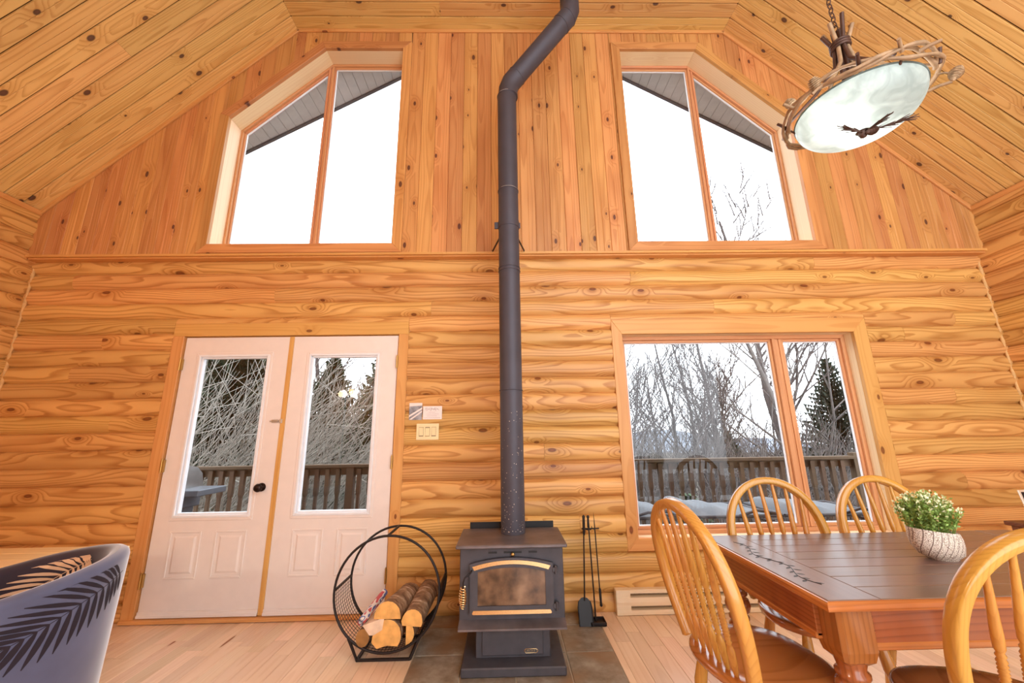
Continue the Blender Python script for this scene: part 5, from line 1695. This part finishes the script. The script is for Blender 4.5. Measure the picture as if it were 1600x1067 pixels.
# --- ground and far hills
g = MB(); NG = 24
vs = []
rg = random.Random(2)
for j in range(NG + 1):
    for i in range(NG + 1):
        xx = -70 + 140 * i / NG; yy = .2 + 120 * (j / NG) ** 1.8
        vs.append((xx, yy, -1.7 - .03 * yy + rg.uniform(-.12, .12)))
g.add(vs, gridf(NG + 1, NG + 1), True)
ground = struct(obj('ground', g, 'ground'), 'winter ground sloping away below the deck')
for k, (cx_, cy_, w_, h_) in enumerate(((-20, 170, 160, 3.2), (70, 190, 180, 4.2))):
    m = MB(); vs = []
    for j in range(9):
        for i in range(33):
            u, v = i / 32 * 2 - 1, j / 8 * 2 - 1
            vs.append((cx_ + u * w_ / 2, cy_ + v * 25, -9 + (h_ + 5) * max(0, (1 - u * u)) * max(0, 1 - v * v) * (1 + .18 * math.sin(u * 9 + k))))
    m.add(vs, gridf(9, 33), True)
    struct(obj('hill_' + str(k + 1), m, 'hill'), 'hazy blue far hill on the horizon' + (' behind the right window' if k else ' behind the doors'))

# --- bare trees
def bare_tree(seed, H, nprim=14, up=.9, r0=.06, droop=0.0, lv3=4, start=.2):
    r_ = random.Random(seed); m = MB()
    def branch(p, d, L, r, lvl):
        n = 5 if lvl < 2 else 3
        pts = [p]; q = Vector(p); e = Vector(d)
        for i in range(n):
            e = (e + Vector((r_.gauss(0, .10), r_.gauss(0, .10), r_.gauss(.05 if lvl else 0, .08)))).normalized()
            q = q + e * (L / n); pts.append(q.copy())
        m.tube(pts, [r * (1 - .75 * i / n) for i in range(n + 1)], 5 if lvl == 0 else (4 if lvl == 1 else 3), caps=False)
        return pts
    trunk = branch(Vector((0, 0, 0)), Vector((r_.gauss(0, .05), r_.gauss(0, .05), 1)).normalized(), H, r0, 0)
    def at(pts, t):
        n = len(pts) - 1; f = min(t, .999) * n; i = int(f); return pts[i].lerp(pts[i + 1], f - i)
    for k in range(nprim):
        t = start + (1 - start) * (k + r_.random()) / nprim
        a = r_.uniform(0, 2 * PI)
        d = Vector((math.cos(a), math.sin(a), up + r_.uniform(-.2, .5))).normalized()
        L = H * (.42 * (1 - t) + .16) * r_.uniform(.8, 1.25)
        b = branch(at(trunk, t), d, L, r0 * .42 * (1.1 - t), 1)
        for j in range(6):
            tt = .25 + .7 * (j + r_.random()) / 6
            a2 = r_.uniform(0, 2 * PI)
            d2 = (d + Vector((math.cos(a2), math.sin(a2), r_.uniform(-.1, .8))) * .75).normalized()
            c = branch(at(b, tt), d2, L * .42 * (1.15 - tt * .5), r0 * .17, 2)
            for i in range(lv3):
                a3 = r_.uniform(0, 2 * PI)
                d3 = (d2 + Vector((math.cos(a3), math.sin(a3), r_.uniform(0, .7))) * .7).normalized()
                branch(at(c, .3 + .65 * i / lv3), d3, L * .2, r0 * .085, 3)
    return m
def conifer(seed, H, Rb, nwh=26, dens=1.0):
    r_ = random.Random(seed); m = MB(); tr = MB().tube([(0, 0, 0), (0, 0, H)], [.09, .01], 6)
    for w_ in range(nwh):
        t = (w_ + .3) / nwh; z = H * (.06 + .93 * t); Rw = Rb * (1 - t) ** .85 + .06
        nb = max(5, int((12 - 6 * t) * dens))
        for k in range(nb):
            a = 2 * PI * (k + r_.random() * .8) / nb; L = Rw * r_.uniform(.75, 1.1)
            d = Vector((math.cos(a), math.sin(a), -.18 + .5 * t)).normalized(); side = Vector((-math.sin(a), math.cos(a), 0))
            nseg = max(3, int(L / .075))
            for i in range(nseg):
                u = (i + .5) / nseg; p = Vector((0, 0, z)) + d * (L * u) + Vector((0, 0, .10 * L * u * u))
                wd = .20 * L * (1 - u * .75) + .04
                for s_ in (-1, 1):
                    q = p + side * s_ * wd * r_.uniform(.7, 1.3) + d * r_.uniform(.04, .10) + Vector((0, 0, r_.uniform(-.06, .03)))
                    v = d * .05
                    m.add([p - v, p + v, q], [(0, 1, 2)])
                    q2 = p + side * s_ * wd * r_.uniform(.3, .8) + Vector((0, 0, r_.uniform(-.22, -.03)))
                    m.add([p - v * .8, p + v * .8, q2], [(0, 1, 2)])
    return tr, m
def shrub(seed, n, H, lean, spread):
    r_ = random.Random(seed); m = MB()
    for k in range(n):
        p = Vector((r_.uniform(-spread, spread), r_.uniform(-.7, .7), 0))
        d = Vector((lean + r_.gauss(0, .32), r_.gauss(0, .15), 1)).normalized(); L = H * r_.uniform(.55, 1.2)
        pts = [p]; e = d
        for i in range(5):
            e = (e + Vector((r_.gauss(.03 * lean, .09), r_.gauss(0, .07), r_.gauss(-.01, .05)))).normalized(); pts.append(pts[-1] + e * (L / 5))
        m.tube(pts, [.012, .011, .009, .007, .0055, .003], 3, caps=False)
        for j in range(6):
            i = r_.randrange(1, 5); b = pts[i].lerp(pts[i + 1], r_.random())
            d2 = (e + Vector((r_.gauss(0, .6), r_.gauss(0, .4), r_.gauss(.1, .4)))).normalized()
            q = b + d2 * L * r_.uniform(.12, .3)
            m.tube([b, b.lerp(q, .5) + Vector((0, 0, .02)), q], [.006, .005, .003], 3, caps=False)
    return m
tv = []
for s_ in range(4):
    me = bare_tree(40 + s_, 7.0, nprim=16 + s_, up=1.15, r0=.095).mesh('branches'); me.materials.append(MT['bark2'])
    tv.append(me)
big = bare_tree(77, 9.0, nprim=18, up=.75, r0=.12, start=.22).mesh('branches'); big.materials.append(MT['bark'])
def gz(y): return -1.7 - .03 * y
def plant_tree(me, lab, x, y, s_, rz, grp, name='bare_tree', cat='tree'):
    o = bpy.data.objects.new(name, me); C.objects.link(o)
    o.location = (x, y, gz(y) - .05); o.scale = (s_, s_, s_); o.rotation_euler = (0, 0, rz)
    return tag(o, lab, cat, grp)
rt = random.Random(31)
LW_ = 'slim leafless tree beyond the railing, seen through the wide lower window'
for k, (x, y, s_) in enumerate(((3.1, 7.0, .72), (3.9, 8.2, .9), (4.6, 6.6, .62), (5.2, 9.4, .88), (5.9, 7.6, .98), (6.6, 9.8, .95), (7.4, 11.5, .8), (4.2, 11.0, .8), (6.1, 12.5, .8), (8.4, 13.0, .85), (5.0, 13.5, .8), (9.6, 14.2, .9), (7.6, 8.3, .6), (3.5, 9.5, .7), (6.8, 6.4, .5), (5.5, 6.0, .45), (4.4, 5.2, .4))):
    plant_tree(tv[k % 4], LW_, x, y, s_, rt.uniform(0, 6.28), 'leafless trees beyond the lower window')
plant_tree(big, 'large pale leafless tree spreading its boughs behind the narrow right sash', 7.3, 6.6, .85, 2.4, None)
plant_tree(tv[1], 'tall leafless tree whose crown shows in the upper right window', 9.6, 9.6, 1.62, .8, None)
plant_tree(tv[2], 'leafless tree with dark boughs above the right door glass', -3.9, 6.6, .98, 1.0, None)
plant_tree(big, 'leafless tree with crooked limbs left of the right door glass', -5.6, 7.8, .8, 4.4, None)
# conifers
def conifer_thing(lab, x, y, H, Rb, seed, mat='spruce', dens=1.0, nwh=26):
    t = thing('spruce_tree', lab, 'tree', (x, y, gz(y)), rt.uniform(0, 6), 'evergreens beyond the deck')
    a, b = conifer(seed, H, Rb, nwh, dens)
    obj('trunk', a, 'bark2', t); o = obj('needles', b, mat, t, clean=False); o['kind'] = 'stuff'
conifer_thing('single spruce standing behind the narrow right sash', 10.3, 9.0, 5.5, 1.7, 3, 'spruce', 1.6, 40)
conifer_thing('small spruce in the right part of the wide window pane', 7.6, 10.5, 3.3, 1.2, 4, 'spruce', 1.5, 30)
conifer_thing('low bushy spruce behind the balusters of the wide window', 3.25, 4.2, 2.0, .9, 8, 'spruce2', 1.6, 22)
conifer_thing('dense evergreen filling the left door glass', -6.1, 5.9, 7.5, 2.1, 5, 'spruce2', 1.9, 60)
conifer_thing('dense evergreen behind the center of the double door', -4.3, 6.6, 5.2, 1.7, 6, 'spruce2', 1.9, 52)
conifer_thing('evergreen at the right edge of the right door glass', -2.9, 6.2, 5.3, 1.7, 7, 'spruce2', 1.8, 44)
conifer_thing('tall spruce whose twigs show at the left edge of the upper left window', -9.9, 9.2, 11.0, 1.7, 9, 'spruce', 1.0, 34)
# pale leaning thicket outside the doors, brush behind the window railing
for k, (x, y, sd_) in enumerate(((-6.4, 3.9, 1), (-5.6, 4.3, 2), (-4.8, 4.0, 3), (-4.0, 4.4, 4), (-3.2, 4.0, 5), (-2.4, 4.5, 6))):
    o = obj('bare_shrub', shrub(50 + sd_, 105, 4.6 if k < 3 else 3.8, .75, .8), 'twig', None, Matrix.Translation((x - 1.2, y, gz(y))), clean=False)
    tag(o, 'pale leaning leafless shrub outside the double doors', 'shrub', 'thicket outside the doors')
me_s = [shrub(60 + s_, 75, 3.0, .1, 1.1).mesh('bare_shrub') for s_ in range(2)]
for m_ in me_s: m_.materials.append(MT['bark'])
for k, (x, y) in enumerate(((2.6, 5.6), (3.8, 6.2), (5.0, 5.8), (6.2, 6.4), (7.3, 5.9), (4.4, 8.0), (6.6, 8.8), (8.6, 8.0), (3.2, 8.5), (9.6, 11.0), (5.6, 11.0), (7.6, 12.0))):
    o = bpy.data.objects.new('bare_shrub', me_s[k % 2]); C.objects.link(o)
    o.location = (x, y, gz(y)); o.rotation_euler = (0, 0, k * 1.7)
    tag(o, 'greyish leafless brush behind the railing outside the wide window', 'shrub', 'brush behind the railing')
